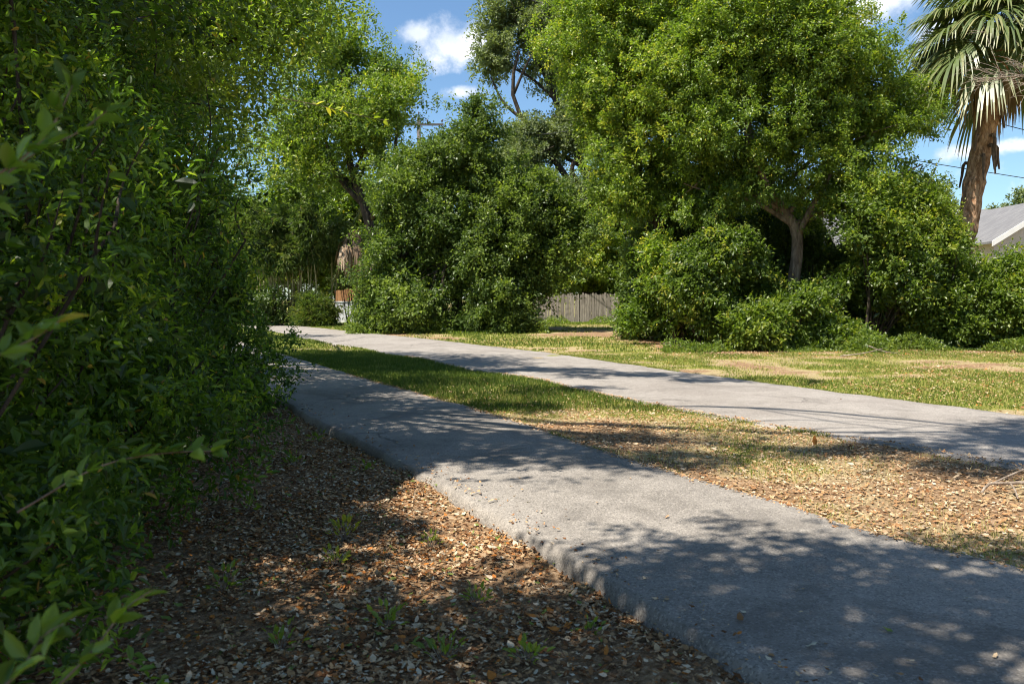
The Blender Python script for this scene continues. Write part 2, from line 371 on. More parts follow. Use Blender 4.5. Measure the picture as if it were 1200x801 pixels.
def canopy(lobes, nclump, per, L, spray, tmpl=4, seed=0, gap=.25, gfreq=.9, inner=.45, aspect=.56, droop=.15, tw=4, yellow=0.0, zmin=.05, core=.22, dens=1.0, shoot=0., rag=1.):
    """leaf sprays spread through ellipsoid lobes; returns leaf arrays and spray centres"""
    r = np.random.default_rng(seed); lob = np.array([[*c, *s] for c, s in lobes], float); per = int(per*dens)
    vol = (lob[:, 3]*lob[:, 4]*lob[:, 5])**.72; li = r.choice(len(lob), int(nclump*1.9), p=vol/vol.sum())
    u = norm(r.normal(size=(len(li), 3))); rho = inner+(1.05-inner)*r.random(len(li))**.55
    nf = NF(seed+100, gfreq); nf2 = NF(seed+200, gfreq*2.7)
    C = lob[li, :3]+u*rho[:, None]*lob[li, 3:]
    C = C+u*rag*(.15*nf(C)[:, None]+.09*nf2(C)[:, None])*lob[li, 3:].mean(1)[:, None]
    keep = (nf(C)*.6+nf2(C)*.5 > -1.1+gap*2) & (C[:, 2] > zmin)
    C = C[keep][:nclump]; u = u[keep][:nclump]; n = len(C)
    size = r.uniform(.6, 1.35, n)
    ci = np.repeat(np.arange(n), per); m = len(ci)
    twd = norm(u[:, None]*.8+r.normal(size=(n, tw, 3))*.75+np.array([0, 0, .15])); ti = r.integers(0, tw, m)
    td = twd[ci, ti]; s_ = r.random(m)**.7
    P = C[ci]+td*(s_*spray*size[ci])[:, None]+r.normal(size=(m, 3))*spray*.16
    P[:, 2] -= droop*spray*s_**2
    D = norm(td*.6+r.normal(size=(m, 3))*.65+np.array([0, 0, -droop]))
    deep = r.random(m) < core        # sprays deep inside the crown: oversized leaves added to stop light passing through
    lc = lob[li, :3][keep][:nclump][ci]
    P = np.where(deep[:, None], lc+(P-lc)*r.uniform(.3, .85, m)[:, None], P)
    N = norm(np.array([0, 0, .9])+u[ci]*.55+r.normal(size=(m, 3))*.55)
    ln = L*r.uniform(.65, 1.25, m)*np.where(deep, 1.9, 1.)
    clt = r.normal(size=n)*.15+.08*nf(C)
    tint = np.clip(.42+clt[ci]+r.normal(size=m)*.16+yellow, 0, .94)
    sh_ = (r.random(n) < shoot)[ci] & (s_ > .35) & ~deep; tint[sh_] = r.uniform(.9, .985, int(sh_.sum()))  # bright clumps: sunlit highlights and young leaves put into the leaf tint
    old = (r.random(m) < .008) & ~deep; tint[old] = 1.0
    ok = P[:, 2] > zmin
    P, D, N, ln, tint = P[ok], D[ok], N[ok], ln[ok], tint[ok]
    V, F, k = leaves(P, D, N, ln, ln*aspect*r.uniform(.8, 1.2, len(ln)), tmpl)
    return V, F, np.repeat(tint, k), C
def lobeset(c, r, n, seed, size=(.38, .6)):
    """n overlapping lobes filling an ellipsoid (c, r)"""
    g = np.random.default_rng(seed); out = []
    for q in range(n):
        u = norm(g.normal(size=3)); k = g.uniform(.45, .8); s = g.uniform(*size)
        out.append((np.array(c)+u*k*np.array(r), np.array(r)*s*g.uniform(.85, 1.15, 3)))
    out.append((np.array(c), np.array(r)*.55)); return out
def woody(base, trunk, r0, lobes, C, seed, mat, parent, bark_sides=12, nbr=60, stems=None, tname='trunk'):
    g = np.random.default_rng(seed+5); mb = MB()
    T = spline(trunk, 22); rad = r0*(1-.62*np.linspace(0, 1, 22)**1.1); rad[0] *= 1.25; rad[1] *= 1.08
    mb.tube(T, rad, bark_sides, rough=.09, seed=seed)
    ends = []
    for c, s in lobes:
        c = np.array(c); k = int(g.integers(9, 19)); k = int(np.clip(np.argmin(np.abs(T[:, 2]-(c[2]-s[2]*.9-.3*abs(c[0]-T[-1, 0])))), 10, 20))
        a = T[k]; mid = (a+c)/2+np.array([g.normal()*.15, g.normal()*.15, .12])*np.linalg.norm(c-a)*.5
        L = spline([a, mid, c, c+(c-a)*.12], 12); mb.tube(L, rad[k]*.62*(1-.8*np.linspace(0, 1, 12)), 7, rough=.08, seed=seed); ends.append((L, rad[k]*.35))
    if len(C):
        for q in g.choice(len(C), min(nbr, len(C)), replace=False):
            p = C[q]; best = min(ends, key=lambda e: np.linalg.norm(e[0][-1]-p)); L = best[0]; k = int(g.integers(5, 11)); a = L[k]
            mid = (a+p)/2+g.normal(size=3)*.12*np.linalg.norm(p-a)+np.array([0, 0, .05])
            mb.tube(spline([a, mid, p], 6), best[1]*.42*np.linspace(1, .22, 6)+.004, 4, seed=seed, cap=False)
    for st in (stems or []): mb.tube(spline(st[0], 10), st[1]*np.linspace(1, .4, 10), 7, rough=.08, seed=seed)
    return mb.build(tname, mat, parent, True)
def tree(name, label, cat, base, trunk, r0, lobes, nclump, per, L, spray, leaf, bark=None, group=None, seed=0, extra=None, nbr=60, **kw):
    b = np.array(base, float); o = thing(name, label, cat, b, group)
    V, F, tt, C = canopy(lobes, nclump, per, L, spray, seed=seed, **kw)
    fastmesh('crown', V, F, leaf, o, tt)
    woody(b, trunk, r0, lobes, C, seed, bark or M_BARK, o, nbr=nbr, stems=extra)
    return o
def shrub(name, label, base, rx, ry, h, nclump, per, L, spray, leaf, seed, group=None, tmpl=4, cat='shrub', stems=5, foot=.05, up=0, **kw):
    b = np.array(base, float); o = thing(name, label, cat, b, group); g = np.random.default_rng(seed+900)
    lobes = [(b+np.array([g.uniform(-.45, .45)*rx, g.uniform(-.45, .45)*ry, h*z]), np.array([rx*g.uniform(.5, .75), ry*g.uniform(.5, .75), h*g.uniform(.2, .3)])) for z in (.15, .22, .3, .45, .55, .66, .78)]
    lobes += [(b+np.array([0, 0, h*.42]), np.array([rx*.8, ry*.8, h*.42])), (b+np.array([0, 0, h*.16]), np.array([rx*.95, ry*.95, h*.17]))]
    if kw.get('rag', 1) >= 2:                  # loose wild growth: many small leaning lobes instead of one mound
        lobes = []
        for q in range(27):
            x_, z_ = g.uniform(-1.05, 1.05), g.random()**1.05; s_ = g.uniform(.28, .48)*(1-.35*z_)
            lobes.append((b+np.array([x_*rx*(1.05-.45*z_), g.uniform(-.6, .6)*ry, h*(.08+.92*z_*(1-.28*x_*x_))]), np.array([rx*s_, ry*s_*1.3, h*s_*g.uniform(.38, .7)])))
    V, F, tt, C = canopy(lobes, nclump, per, L, spray, seed=seed, tmpl=tmpl, zmin=foot, **kw)
    mb = MB(); mb.tube([b-np.array([0, 0, .15]), b+np.array([0, 0, .5])], [.06, .05], 7)
    if up:                                     # long young shoots standing out of the top and the sides
        pv, dv, nv, lv, tv = [], [], [], [], []
        hi = np.where(C[:, 2]-b[2] > h*.45)[0]
        for q in g.choice(hi, min(up, len(hi)), replace=False):
            a = C[q]; dr = norm(np.array([g.normal()*.35, g.normal()*.35, 1.])+norm(a-b)*.35); ln_ = g.uniform(.35, 1.0)*h*.26; m2 = int(26*ln_/.8)+8
            e = a+dr*ln_; mid = (a+e)/2+g.normal(size=3)*.05; S = spline([a, mid, e], 8); mb.tube(spline([b+np.array([0, 0, .1]), b+(a-b)*.5+g.normal(size=3)*.08, a], 5), .011, 4, cap=False); mb.tube(S, np.linspace(.011, .003, 8), 4, cap=False)
            k2 = g.random(m2); p2 = np.stack([np.interp(k2*7, np.arange(8), S[:, c_]) for c_ in range(3)], 1)
            pv.append(p2+g.normal(size=(m2, 3))*.03); dv.append(dr*.5+g.normal(size=(m2, 3))*.6); nv.append(g.normal(size=(m2, 3))*.5+np.array([0, 0, .8])); lv.append(L*g.uniform(.7, 1.15, m2)*(1-.35*k2)); tv.append(np.clip(.6+.3*k2+g.normal(size=m2)*.1, 0, .98))
        V2, F2, k_ = leaves(np.vstack(pv), np.vstack(dv), np.vstack(nv), np.concatenate(lv), np.concatenate(lv)*.5, tmpl)
        F = [np.vstack([f1, f2+len(V)]) for f1, f2 in zip(F, F2)]; V = np.vstack([V, V2]); tt = np.concatenate([tt, np.repeat(np.concatenate(tv), k_)])
    fastmesh('foliage', V, F, leaf, o, tt)
    for q in range(stems):
        k = g.integers(0, len(C)); p = C[k]; p = b+(p-b)*.8; s0 = b+np.array([g.normal()*.1*rx, g.normal()*.1*ry, -.1])
        mb.tube(spline([s0, (s0+p)/2+g.normal(size=3)*.12, p], 9), (.012+.010*h)*np.linspace(1, .3, 9), 6)
    for q in g.choice(len(C), min(len(C), 40), replace=False):
        p = C[q]; a = b+np.array([0, 0, .0])+(p-b)*.45; mb.tube(spline([a, (a+p)/2+g.normal(size=3)*.06, p], 5), .009*np.linspace(1, .4, 5)+.002, 4, cap=False)
    mb.build('stem', M_BARKD, o, True); return o

# ------------------------------------------------------------------ LEFT: the shaded thicket beside the footpath
LG = 'shrubs of the shady thicket beside the footpath'
sh = [
 # label, x, y, rx, ry, h, clumps, per, L, spray
 ('dark broadleaf shrub at the very front of the thicket, beside the leaf strewn strip', -2.75, 3.3, 1.15, 1.1, 2.5, 400, 32, .060, .20),
 ('leafy dark shrub standing behind the foremost thicket shrub', -3.25, 5.3, 1.25, 1.3, 3.3, 520, 34, .060, .22),
 ('tall shaded shrub in the middle of the thicket with pale new shoots', -3.75, 7.7, 1.35, 1.5, 3.8, 560, 36, .062, .24),
 ('glossy low shrub whose branches reach over the footpath edge', -4.75, 11.2, 1.45, 1.6, 3.2, 600, 34, .066, .24),
 ('rounded green shrub where the footpath disappears behind the thicket', -7.4, 15.6, 1.7, 1.9, 3.6, 480, 30, .085, .3),
 ('bushy green shrub further along behind the footpath bend', -10.8, 21.5, 2.1, 2.4, 4.2, 460, 32, .095, .36),
 ('far shrub at the dark end of the left thicket, near the sunny gap', -15.3, 31.0, 2.6, 3.2, 5.0, 460, 34, .12, .45)]
for i, (lb, x, y, rx, ry, h, nc, per, L, sp) in enumerate(sh):
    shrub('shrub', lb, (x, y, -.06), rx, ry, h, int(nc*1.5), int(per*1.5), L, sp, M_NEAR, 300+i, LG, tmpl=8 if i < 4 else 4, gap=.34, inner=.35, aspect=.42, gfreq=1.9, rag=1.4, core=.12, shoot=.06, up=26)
# low skirt bush at the bend
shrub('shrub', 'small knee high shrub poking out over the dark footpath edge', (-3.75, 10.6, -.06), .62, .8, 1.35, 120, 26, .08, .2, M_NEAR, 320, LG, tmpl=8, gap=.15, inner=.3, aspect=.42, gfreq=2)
# trees above the thicket
def above(tx, ty, h, rx, ry, rz=.7):  # out-of-view lobe set towards the sun so its shade lands on the target
    k = h/SUNV[2]; return (tx+SUNV[0]*k, ty+SUNV[1]*k, h, rx, ry, rz)
TG = 'trees rising out of the shady thicket'
def lob(*a): return [(np.array(q[:3], float), np.array(q[3:], float)) for q in a]
tree('broadleaf_tree', 'dark broadleaf tree closest to the viewer, filling the corner above the front shrubs', 'tree', (-5.6, 5.6, -.1),
     [(-5.6, 5.6, -.1), (-5.5, 5.5, 2), (-5.2, 5.6, 4), (-4.8, 5.8, 6)], .2,
     lob((-4.2, 4.6, 3.6, 1.3, 1.4, 1.2), (-4.3, 6.8, 4.4, 1.7, 1.7, 1.3), (-3.7, 6.0, 4.9, 1.2, 1.3, .9), above(-.9, 6.8, 7.2, 1.2, .55, .5), above(-1.6, 6.0, 7.0, 1.1, .45, .5), above(-.3, 7.7, 7.4, 1.0, .35, .4), (-5.6, 8, 5.2, 1.8, 2, 1.8), (-3.6, 4.4, 5.6, 1.4, 1.6, 1.0), (-5.5, 5.0, 6.5, 2.0, 2, 1.3)),
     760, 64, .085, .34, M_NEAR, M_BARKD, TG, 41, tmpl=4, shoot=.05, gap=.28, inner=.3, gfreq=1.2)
tree('broadleaf_tree', 'shaded broadleaf tree with drooping boughs in the middle of the thicket', 'tree', (-6.6, 10.5, -.1),
     [(-6.6, 10.5, -.1), (-6.5, 10.4, 2), (-6.1, 10.4, 4.5), (-5.6, 10.6, 7)], .22,
     lob((-5.2, 9.4, 3.6, 1.7, 1.7, 1.3), (-5.2, 11.2, 4.6, 1.4, 1.8, 1.3), (-4.9, 9.8, 5.6, 1.5, 1.9, 1.2), (-6.4, 11.8, 5.4, 2, 2.2, 1.9), (-5.2, 12.6, 6.4, 2, 2, 1.6), (-5, 9, 7.3, 2.1, 2, 1.3)),
     900, 64, .085, .4, M_LEAF, M_BARKD, TG, 42, tmpl=4, shoot=.05, dens=.6, gap=.42, inner=.3, gfreq=1.1)
tree('broadleaf_tree', 'sunlit topped tree leaning its leafy boughs over the footpath bend', 'tree', (-8.6, 16.5, -.1),
     [(-8.6, 16.5, -.1), (-8.4, 16.4, 3), (-7.6, 16.6, 6), (-6.8, 17, 8.5)], .26,
     lob((-7.4, 15.2, 4.4, 1.9, 2.0, 1.4), (-6.3, 17.0, 5.7, 1.9, 2.2, 1.3), (-5.3, 16.6, 6.9, 1.8, 2.1, 1.2), (-7.6, 17.6, 6.6, 2.3, 2.4, 1.7), (-5.6, 17.6, 8.0, 2.2, 2, 1.3), (-8.5, 18.5, 8.3, 2.6, 2.2, 1.8)),
     1300, 64, .095, .45, M_YEL, M_BARKD, TG, 43, dens=.65, gap=.38, yellow=.05, inner=.3, gfreq=1.0)
tree('broadleaf_tree', 'airy green tree with upswept dark limbs reaching into the open sky', 'tree', (-7.4, 45, 0),
     [(-7.4, 45, 0), at(432, 262, 45), at(421, 225, 45), at(410, 190, 45), at(405, 130, 45)], .34,
     lob((*at(430, 150, 44.5), 2.40, 2.70, 2.10), (*at(452, 118, 44.5), 1.7, 2.40, 1.2), (*at(488, 98, 44.5), 1.2, 1.2, .55), (*at(380, 120, 46), 3.00, 3.00, 2.70), (*at(455, 85, 46), 1.9, 2.40, 1.0), (*at(375, 195, 46), 2.50, 3.00, 1.40), (*at(400, 60, 46), 2.85, 2.85, 1.80), (*at(438, 185, 45), 1.2, 1.65, 1.20), (*at(350, 170, 47), 3.30, 3.00, 2.55)),
     1100, 60, .15, .62, M_YEL, M_BARKD, TG, 44, gap=.34, inner=.2, gfreq=1.3,
     extra=[([at(433, 258, 45), at(455, 225, 44.5), at(462, 185, 44.5), at(466, 130, 44.5)], .16), ([at(425, 240, 45), at(395, 205, 45), at(380, 160, 45)], .17)])
# the overhead canopy: trees that stand beside and behind the viewer, their unseen boughs placed to throw shade on the paths
tree('oak_tree', 'spreading oak beside the viewer whose high boughs shade the near footpath', 'tree', (-5.0, -1.2, -.1),
     [(-5.0, -1.2, -.1), (-4.8, -1.1, 2.5), (-4.0, -.6, 5), (-3.0, .4, 7.0)], .34,
     lob(above(.9, 4.1, 6.5, 1.25, 1.0), above(2.4, 4.4, 6.8, 1.3, .75), above(2.6, 3.2, 6.4, 1.6, .9), above(-1.2, 3.6, 6.0, 1.3, .85), above(-.5, 3.6, 6.0, 1.2, .6), above(.4, 3.3, 6.0, 1.0, .6), above(-1.9, 3.3, 5.8, .9, .6), above(4.3, 3.6, 7.2, 1.2, 1.0), above(.6, 2.6, 6.5, 1.6, 1.0), above(4.2, 5.0, 7.4, .55, .35, .4)),
     1000, 46, .10, .34, M_LEAF, M_BARKD, TG, 45, gap=.16, inner=.05, gfreq=2.4, core=.0, dens=.8)
tree('oak_tree', 'tall oak standing inside the thicket, its top shading both paths', 'tree', (-8.2, 8.6, -.1),
     [(-8.2, 8.6, -.1), (-8.0, 8.6, 3), (-7.2, 8.6, 6), (-6, 8.8, 9)], .3,
     lob(above(.2, 8.3, 9, 1.5, .6), above(1.2, 7.7, 9.0, .9, .42), above(-.8, 8.7, 9, 1.1, .5), above(1.4, 8.9, 9.3, 1.0, .3), above(-3.2, 13.6, 9, 1.1, .35), above(-.3, 11.2, 9.2, .9, .25), above(-1.7, 7.9, 8.6, 1.2, .7), above(5.2, 8.4, 10.5, 1.5, .55), above(6.6, 9.0, 10.8, 1.4, .7), above(3.3, 8.2, 10, .9, .22), above(4.3, 7.4, 10, .7, .25), above(7.6, 7.9, 10.8, 1.5, .6)),
     1000, 46, .11, .34, M_LEAF, M_BARKD, TG, 46, gap=.22, inner=.05, gfreq=2.2, core=.0, dens=.6)
tree('oak_tree', 'high crowned oak deep in the thicket that throws streaks of shade on the wide path', 'tree', (-10.5, 14.5, -.1),
     [(-10.5, 14.5, -.1), (-10.2, 14.6, 4), (-9, 15, 7.5), (-7, 15.4, 10.5)], .32,
     lob(above(.4, 17.2, 10.6, 1.7, .6), above(2.6, 16.2, 10.8, 1.7, .45), above(4.3, 15.2, 11, 1.4, .35), above(-1.5, 18.6, 10.6, 1.6, .5), above(-3.6, 16.5, 10.6, 1.4, .5), above(-5.8, 20.5, 10.4, 2.0, .8), above(.8, 13.6, 11, .9, .25), above(-9.5, 33.0, 12, 2.5, 1.2), above(-7.5, 25, 11.5, 1.8, .9)),
     900, 48, .12, .36, M_LEAF, M_BARKD, TG, 47, gap=.16, inner=.05, gfreq=2.2, core=.0, dens=.6)

# near branches with big soft leaves, hanging in from the left edge
def sprig(parent_name, label, start, path_pts, leaves_at, Lr, seed, group='leafy branches hanging in close to the viewer', mat=None, ti=.62):
    o = thing(parent_name, label, 'branch', start, group); g = np.random.default_rng(seed)
    P = spline(path_pts, 14); mb = MB(); mb.tube(P, .003*np.linspace(1, .4, 14), 6); mb.build('twig', M_BARK, o, True)
    m = int(leaves_at*1.6); k = np.sort(g.uniform(.15, 1, m)); p = np.stack([np.interp(k*13, np.arange(14), P[:, a]) for a in range(3)], 1)
    T = norm(np.gradient(P, axis=0)); td = T[(k*13).astype(int)]
    side = norm(np.cross(td, [0, 0, 1.]))*np.where(np.arange(m) % 2, 1, -1)[:, None]
    D = norm(td*.7+side*.8+g.normal(size=(m, 3))*.35+np.array([0, 0, .1])); N = norm(np.array([-.1, -.45, .8])+g.normal(size=(m, 3))*.35)
    L = Lr*g.uniform(.7, 1.2, m); V, F, kk = leaves(p, D, N, L, L*.48, 8)
    fastmesh('foliage', V, F, mat or M_NEAR, o, np.repeat(np.clip(ti+g.normal(size=m)*.12, 0, 1), kk), True); return o
def pth(Y, *pp): return [at(x, y, Y+dy) for x, y, dy in pp]
sprig('leafy_branch', 'soft focus leafy twig with broad leaves, uppermost at the picture edge', at(-60, 230, 1.6), pth(1.6, (-60, 230, 0), (20, 190, .05), (60, 150, .1), (85, 100, .1)), 13, .066, 51)
sprig('leafy_branch', 'blurred twig of broad leaves pointing sideways under the uppermost one', at(-60, 270, 1.7), pth(1.7, (-60, 270, 0), (40, 180, .05), (100, 150, .1), (125, 130, .1)), 13, .066, 52)
sprig('leafy_branch', 'pair of glossy pointed leaves on a twig at mid height of the picture edge', at(-50, 450, 1.5), pth(1.5, (-60, 440, 0), (10, 410, .05), (50, 390, .1), (70, 375, .1)), 9, .066, 53)
sprig('leafy_branch', 'long low twig whose backlit leaves hang in front of the leaf litter', at(20, 560, 2.1), pth(2.1, (20, 600, 0), (120, 545, .1), (200, 530, .1), (262, 528, .1)), 15, .07, 54)
sprig('leafy_branch', 'bright green broad leaved twig lowest in the corner', at(-40, 830, 1.35), pth(1.35, (-40, 830, 0), (20, 790, .05), (50, 745, .1), (75, 730, .1)), 8, .066, 55)
sprig('leafy_branch', 'twig of round green leaves over the corner leaf litter', at(60, 800, 1.7), pth(1.7, (40, 830, 0), (110, 760, .05), (150, 710, .1), (180, 690, .1)), 9, .064, 56)
sprig('leafy_branch', 'twig with yellow young leaves catching the sun beside the open sky', at(330, 110, 6.0), pth(6.0, (330, 115, 0), (380, 125, .1), (420, 135, .1), (455, 142, .1)), 9, .085, 57, mat=M_YEL, ti=.85)

# ------------------------------------------------------------------ MIDDLE
tree('dense_tree', 'broad dense dark green tree clothed in leaves down to the grass, pointed top', 'tree', (-2.6, 38.5, 0),
     [(-2.6, 38.5, 0), (-2.6, 38.5, 3), (-2.2, 38.5, 6), (-2.3, 38.5, 9.5)], .28,
     lob((*at(562, 148, 38.5), 1.2, 1.3, 1.3), (*at(520, 190, 38.5), 1.4, 1.4, 1.1), (*at(550, 195, 38.5), 1.7, 1.8, 1.3), (*at(480, 235, 38), 1.6, 1.8, 1.5), (*at(615, 240, 38), 1.7, 1.8, 1.5), (*at(470, 300, 37.6), 1.8, 1.8, 1.7), (*at(540, 280, 37.5), 2.3, 2.2, 1.9), (*at(615, 305, 37.8), 1.9, 1.8, 1.7),
         (*at(460, 357, 37.6), 1.6, 1.6, 1.0), (*at(455, 376, 37.4), 1.5, 1.4, .5), (*at(520, 376, 36.8), 2.0, 1.2, .6), (*at(590, 374, 36.9), 1.8, 1.2, .6), (*at(500, 352, 37), 1.9, 1.6, 1.2), (*at(570, 350, 37), 2.0, 1.7, 1.2), (*at(608, 345, 37.6), 1.4, 1.6, 1.2), (*at(665, 262, 38.5), 1.4, 1.5, 1.0), (*at(590, 215, 39), 1.6, 1.7, 1.3), (*at(500, 195, 39.5), 1.2, 1.5, 1.1)),
     2300, 90, .145, .55, M_DARK, M_BARKD, None, 61, gap=.30, inner=.38, gfreq=1.3, rag=1.5, yellow=.22, shoot=.05)
# tall oak behind
tree('live_oak', 'tall grey green live oak with bare dark limbs showing against the sky', 'tree', (3.2, 52, 0),
     [(4.6, 52, 0), at(685, 270, 52), at(690, 215, 52), at(672, 170, 52), at(640, 90, 52)], .42,
     lob((*at(600, 30, 52), 2.0, 2.2, 2.4), (*at(640, 10, 52), 2.6, 2.4, 2.2), (*at(655, 70, 52), 2.3, 2.4, 2.0), (*at(625, 165, 51), 2.4, 2.2, 1.7), (*at(655, 150, 51), 2.2, 2.2, 1.6), (*at(600, 190, 50), 1.8, 2, 1.4), (*at(690, 130, 52), 2.4, 2.2, 2.2),
         (*at(650, 225, 50), 1.9, 2, 1.0), (*at(700, 60, 53), 3.0, 2.6, 2.6), (*at(760, 30, 53), 3.2, 2.6, 2.8), (*at(580, 70, 52), 1.3, 1.5, 1.3), (*at(720, 240, 52), 2, 2, 1.4)),
     2000, 80, .17, .62, M_OLIVE, M_BARKD, None, 62, gap=.27, inner=.15, gfreq=.8, nbr=130,
     extra=[([at(700, 260, 51), at(640, 175, 51), at(612, 140, 51), at(600, 105, 51), at(608, 60, 51)], .24), ([at(612, 140, 51), at(590, 120, 51), at(575, 90, 51)], .12), ([at(690, 235, 51), at(655, 232, 50.5), at(625, 215, 50)], .18), ([at(690, 225, 51), at(670, 200, 50.6), at(690, 170, 50.6), at(705, 165, 51)], .2), ([at(602, 110, 51), at(620, 70, 51), at(640, 40, 51)], .1)])
# trees over the right hand shrubs
tree('leaning_tree', 'slim dark trunked yellow green tree leaning beside the picket fence', 'tree', (6.3, 29.5, 0),
     [(6.6, 29.5, 0), at(790, 310, 29.5), at(778, 285, 29.5), at(768, 255, 29.5), at(745, 190, 29.5), at(735, 110, 29.5)], .19,
     lob((*at(735, 60, 30), 2.6, 2.4, 2.0), (*at(706, 60, 30), 1.3, 2.0, 1.5), (*at(760, 20, 30), 2.4, 2.2, 2.0), (*at(750, 130, 29.5), 2.3, 2.2, 1.6), (*at(706, 120, 29.5), 1.0, 1.6, 1.2), (*at(750, 200, 29), 1.8, 2.0, 1.3), (*at(735, 240, 29), 1.1, 1.5, .9), (*at(790, 240, 29), 1.3, 1.5, 1.1), (*at(712, 15, 30), 1.4, 2.0, 1.3), (*at(745, -40, 30), 2.4, 2.4, 1.6)),
     2000, 96, .105, .42, M_YEL, M_BARKD, None, 63, core=.12, yellow=.06, gap=.35, rag=1.3, inner=.36, gfreq=.95)
tree('broadleaf_tree', 'full crowned yellow green tree on a thick pale forked trunk above the shrubs', 'tree', (9.4, 27, 0),
     [(9.4, 27, 0), at(930, 330, 27), at(934, 290, 27), at(932, 268, 27), at(915, 243, 27), at(890, 190, 27), at(870, 120, 27)], .235,
     lob((*at(870, 60, 27), 2.4, 2.2, 1.7), (*at(810, 90, 27), 1.5, 1.8, 1.4), (*at(930, 70, 27), 2.3, 2.1, 1.5), (*at(990, 98, 27), 1.5, 1.8, 1.2), (*at(1045, 140, 27), 1.5, 1.6, 1.2), (*at(990, 170, 26.6), 1.8, 1.9, 1.3), (*at(1065, 200, 27), 1.15, 1.4, .9), (*at(920, 150, 26.4), 2.2, 2.0, 1.5), (*at(850, 160, 26.6), 1.9, 1.9, 1.4), (*at(815, 220, 27), 1.3, 1.6, 1.2), (*at(1000, 235, 26.6), 1.6, 1.6, .85), (*at(870, 225, 27), 1.3, 1.5, .75),
         (*at(1050, 236, 27), 1.3, 1.4, .8), (*at(880, 0, 27.5), 2.5, 2.2, 1.6), (*at(955, 25, 27.5), 1.3, 1.6, .9)  ),
     3100, 100, .098, .40, M_YEL, M_BARK, None, 64, core=.12, yellow=.05, gap=.37, rag=1.35, inner=.32, gfreq=.95, nbr=90,
     extra=[([at(936, 275, 27), at(950, 245, 26.6), at(968, 215, 26.5), at(985, 175, 26.6)], .115), ([at(915, 243, 27), at(905, 225, 26.5), at(880, 180, 26.2), at(872, 150, 26.4)], .12)])
shrub('fence_shrub', 'light yellow green shrub spilling over the top of the picket fence', (5.0, 49.9, 0), 3.3, 1.9, 5.4, 700, 64, .15, .5, M_YEL, 330, up=30, gap=.25, inner=.35, yellow=.18, foot=2.05, stems=7)
shrub('fence_shrub', 'small light green shrub on the ground just before the fence end', (7.3, 43.0, 0), .9, 1.0, 1.8, 90, 36, .11, .35, M_YEL, 331, gap=.2, inner=.35, yellow=.1)
SG = 'shrubs massed under the forked tree'
for i, (lb, px, Y, rx, ry, h, nc, mt, yl) in enumerate([
   ('bright edged shrub at the end of the mass beside the picket fence', 797, 27.0, 1.4, 1.3, 3.6, 300, M_YEL, 0),
   ('dark green shrub between the leaning trunk and the forked tree', 840, 25.8, 1.8, 1.3, 3.9, 380, M_LEAF, -.04),
   ('dark tall shrub filling the gap behind the leaning trunk', 800, 30.5, 2.0, 1.4, 5.2, 380, M_DARK, .12),
   ('very dark tall shrub under the crown, behind everything else of the mass', 880, 30.0, 2.4, 1.4, 5.8, 420, M_DARK, .05),
   ('low leafy shrub with bright leaves at the foot of the forked trunk', 925, 24.7, 1.7, .9, 1.6, 260, M_LEAF, .02),
   ('tall dark shrub standing behind the forked trunk', 955, 28.8, 2.2, 1.4, 4.2, 420, M_DARK, .1),
   ('dense dark shrub just past the forked trunk, reaching the grass', 1025, 25.6, 2.2, 1.4, 4.3, 420, M_LEAF, -.08),
   ('leafy shrub in front of the palm trunk with upright sunlit shoots', 1095, 25.7, 2.0, 1.4, 4.6, 420, M_LEAF, .10),
   ('loose green shrub below the house gable, with thin open top', 1165, 25.6, 2.0, 1.3, 3.5, 330, M_LEAF, .10),
   ('last shrub of the mass at the picture edge, hiding the house wall', 1240, 25.6, 2.0, 1.4, 2.8, 300, M_LEAF, .08)]):
    b = at(px, 350, Y); shrub('shrub', lb, (b[0], Y, 0), rx, ry, h, int(nc*2.0), 76, .115, .46, mt, 340+i, SG, gap=.36, inner=.3, yellow=yl, gfreq=1.5, shoot=.07, up=46, core=.3, rag=2.0)

# ------------------------------------------------------------------ palms
def fan(mb, base, direction, plen, blen, seed, droop=.5, nseg=46, dead=False):
    g = np.random.default_rng(seed); d = norm(np.array(direction, float)); side = norm(np.cross(d, [0, 0, 1.])); up = np.cross(side, d)
    n = 9; s = np.linspace(0, 1, n); g0 = np.array([0, 0, -1.])
    P = np.array(base)+d*(s*plen)[:, None]+g0*(droop*.35*plen*s**2)[:, None]
    mb.tube(P, .022*np.linspace(1.3, .6, n), 5, tint=.3)
    e = P[-1]; d2 = norm(P[-1]-P[-2]); up = norm(np.cross(side, d2))
    # costa bends down, segments radiate from it
    for q in range(nseg):
        a = (q/(nseg-1)-.5)*2; ang = a*(2.3 if not dead else 1.2)
        root = e+d2*(.42*blen*(1-abs(a)))+g0*(.22*blen*(1-abs(a))**2*droop)
        dd = norm(d2*math.cos(ang)+side*math.sin(ang)+up*.25*abs(math.sin(ang))+g.normal(size=3)*.05)
        L = blen*(.95-.35*abs(a)**2)*g.uniform(.85, 1.1); k = 6; ss = np.linspace(0, 1, k)
        bend = (droop+.25*g.random())*(1.9 if dead else 1.15)
        C = root+dd*(L*ss*(1-.15*ss*bend))[:, None]+g0*(L*bend*.62*np.clip(ss-.25, 0, 1)**1.7)[:, None]
        T = norm(np.gradient(C, axis=0)); w = norm(np.cross(T, up))*(.030*np.array([.5, 1, 1, .8, .5, .08]))[:, None]*(1+.3*blen)
        V = np.vstack([C-w, C+w]); f = np.array([[i_, i_+1, k+i_+1, k+i_] for i_ in range(k-1)])
        mb.add(V, [f], np.clip(g.normal()*.15+.5+.35*np.tile(ss, 2)**3, 0, 1))
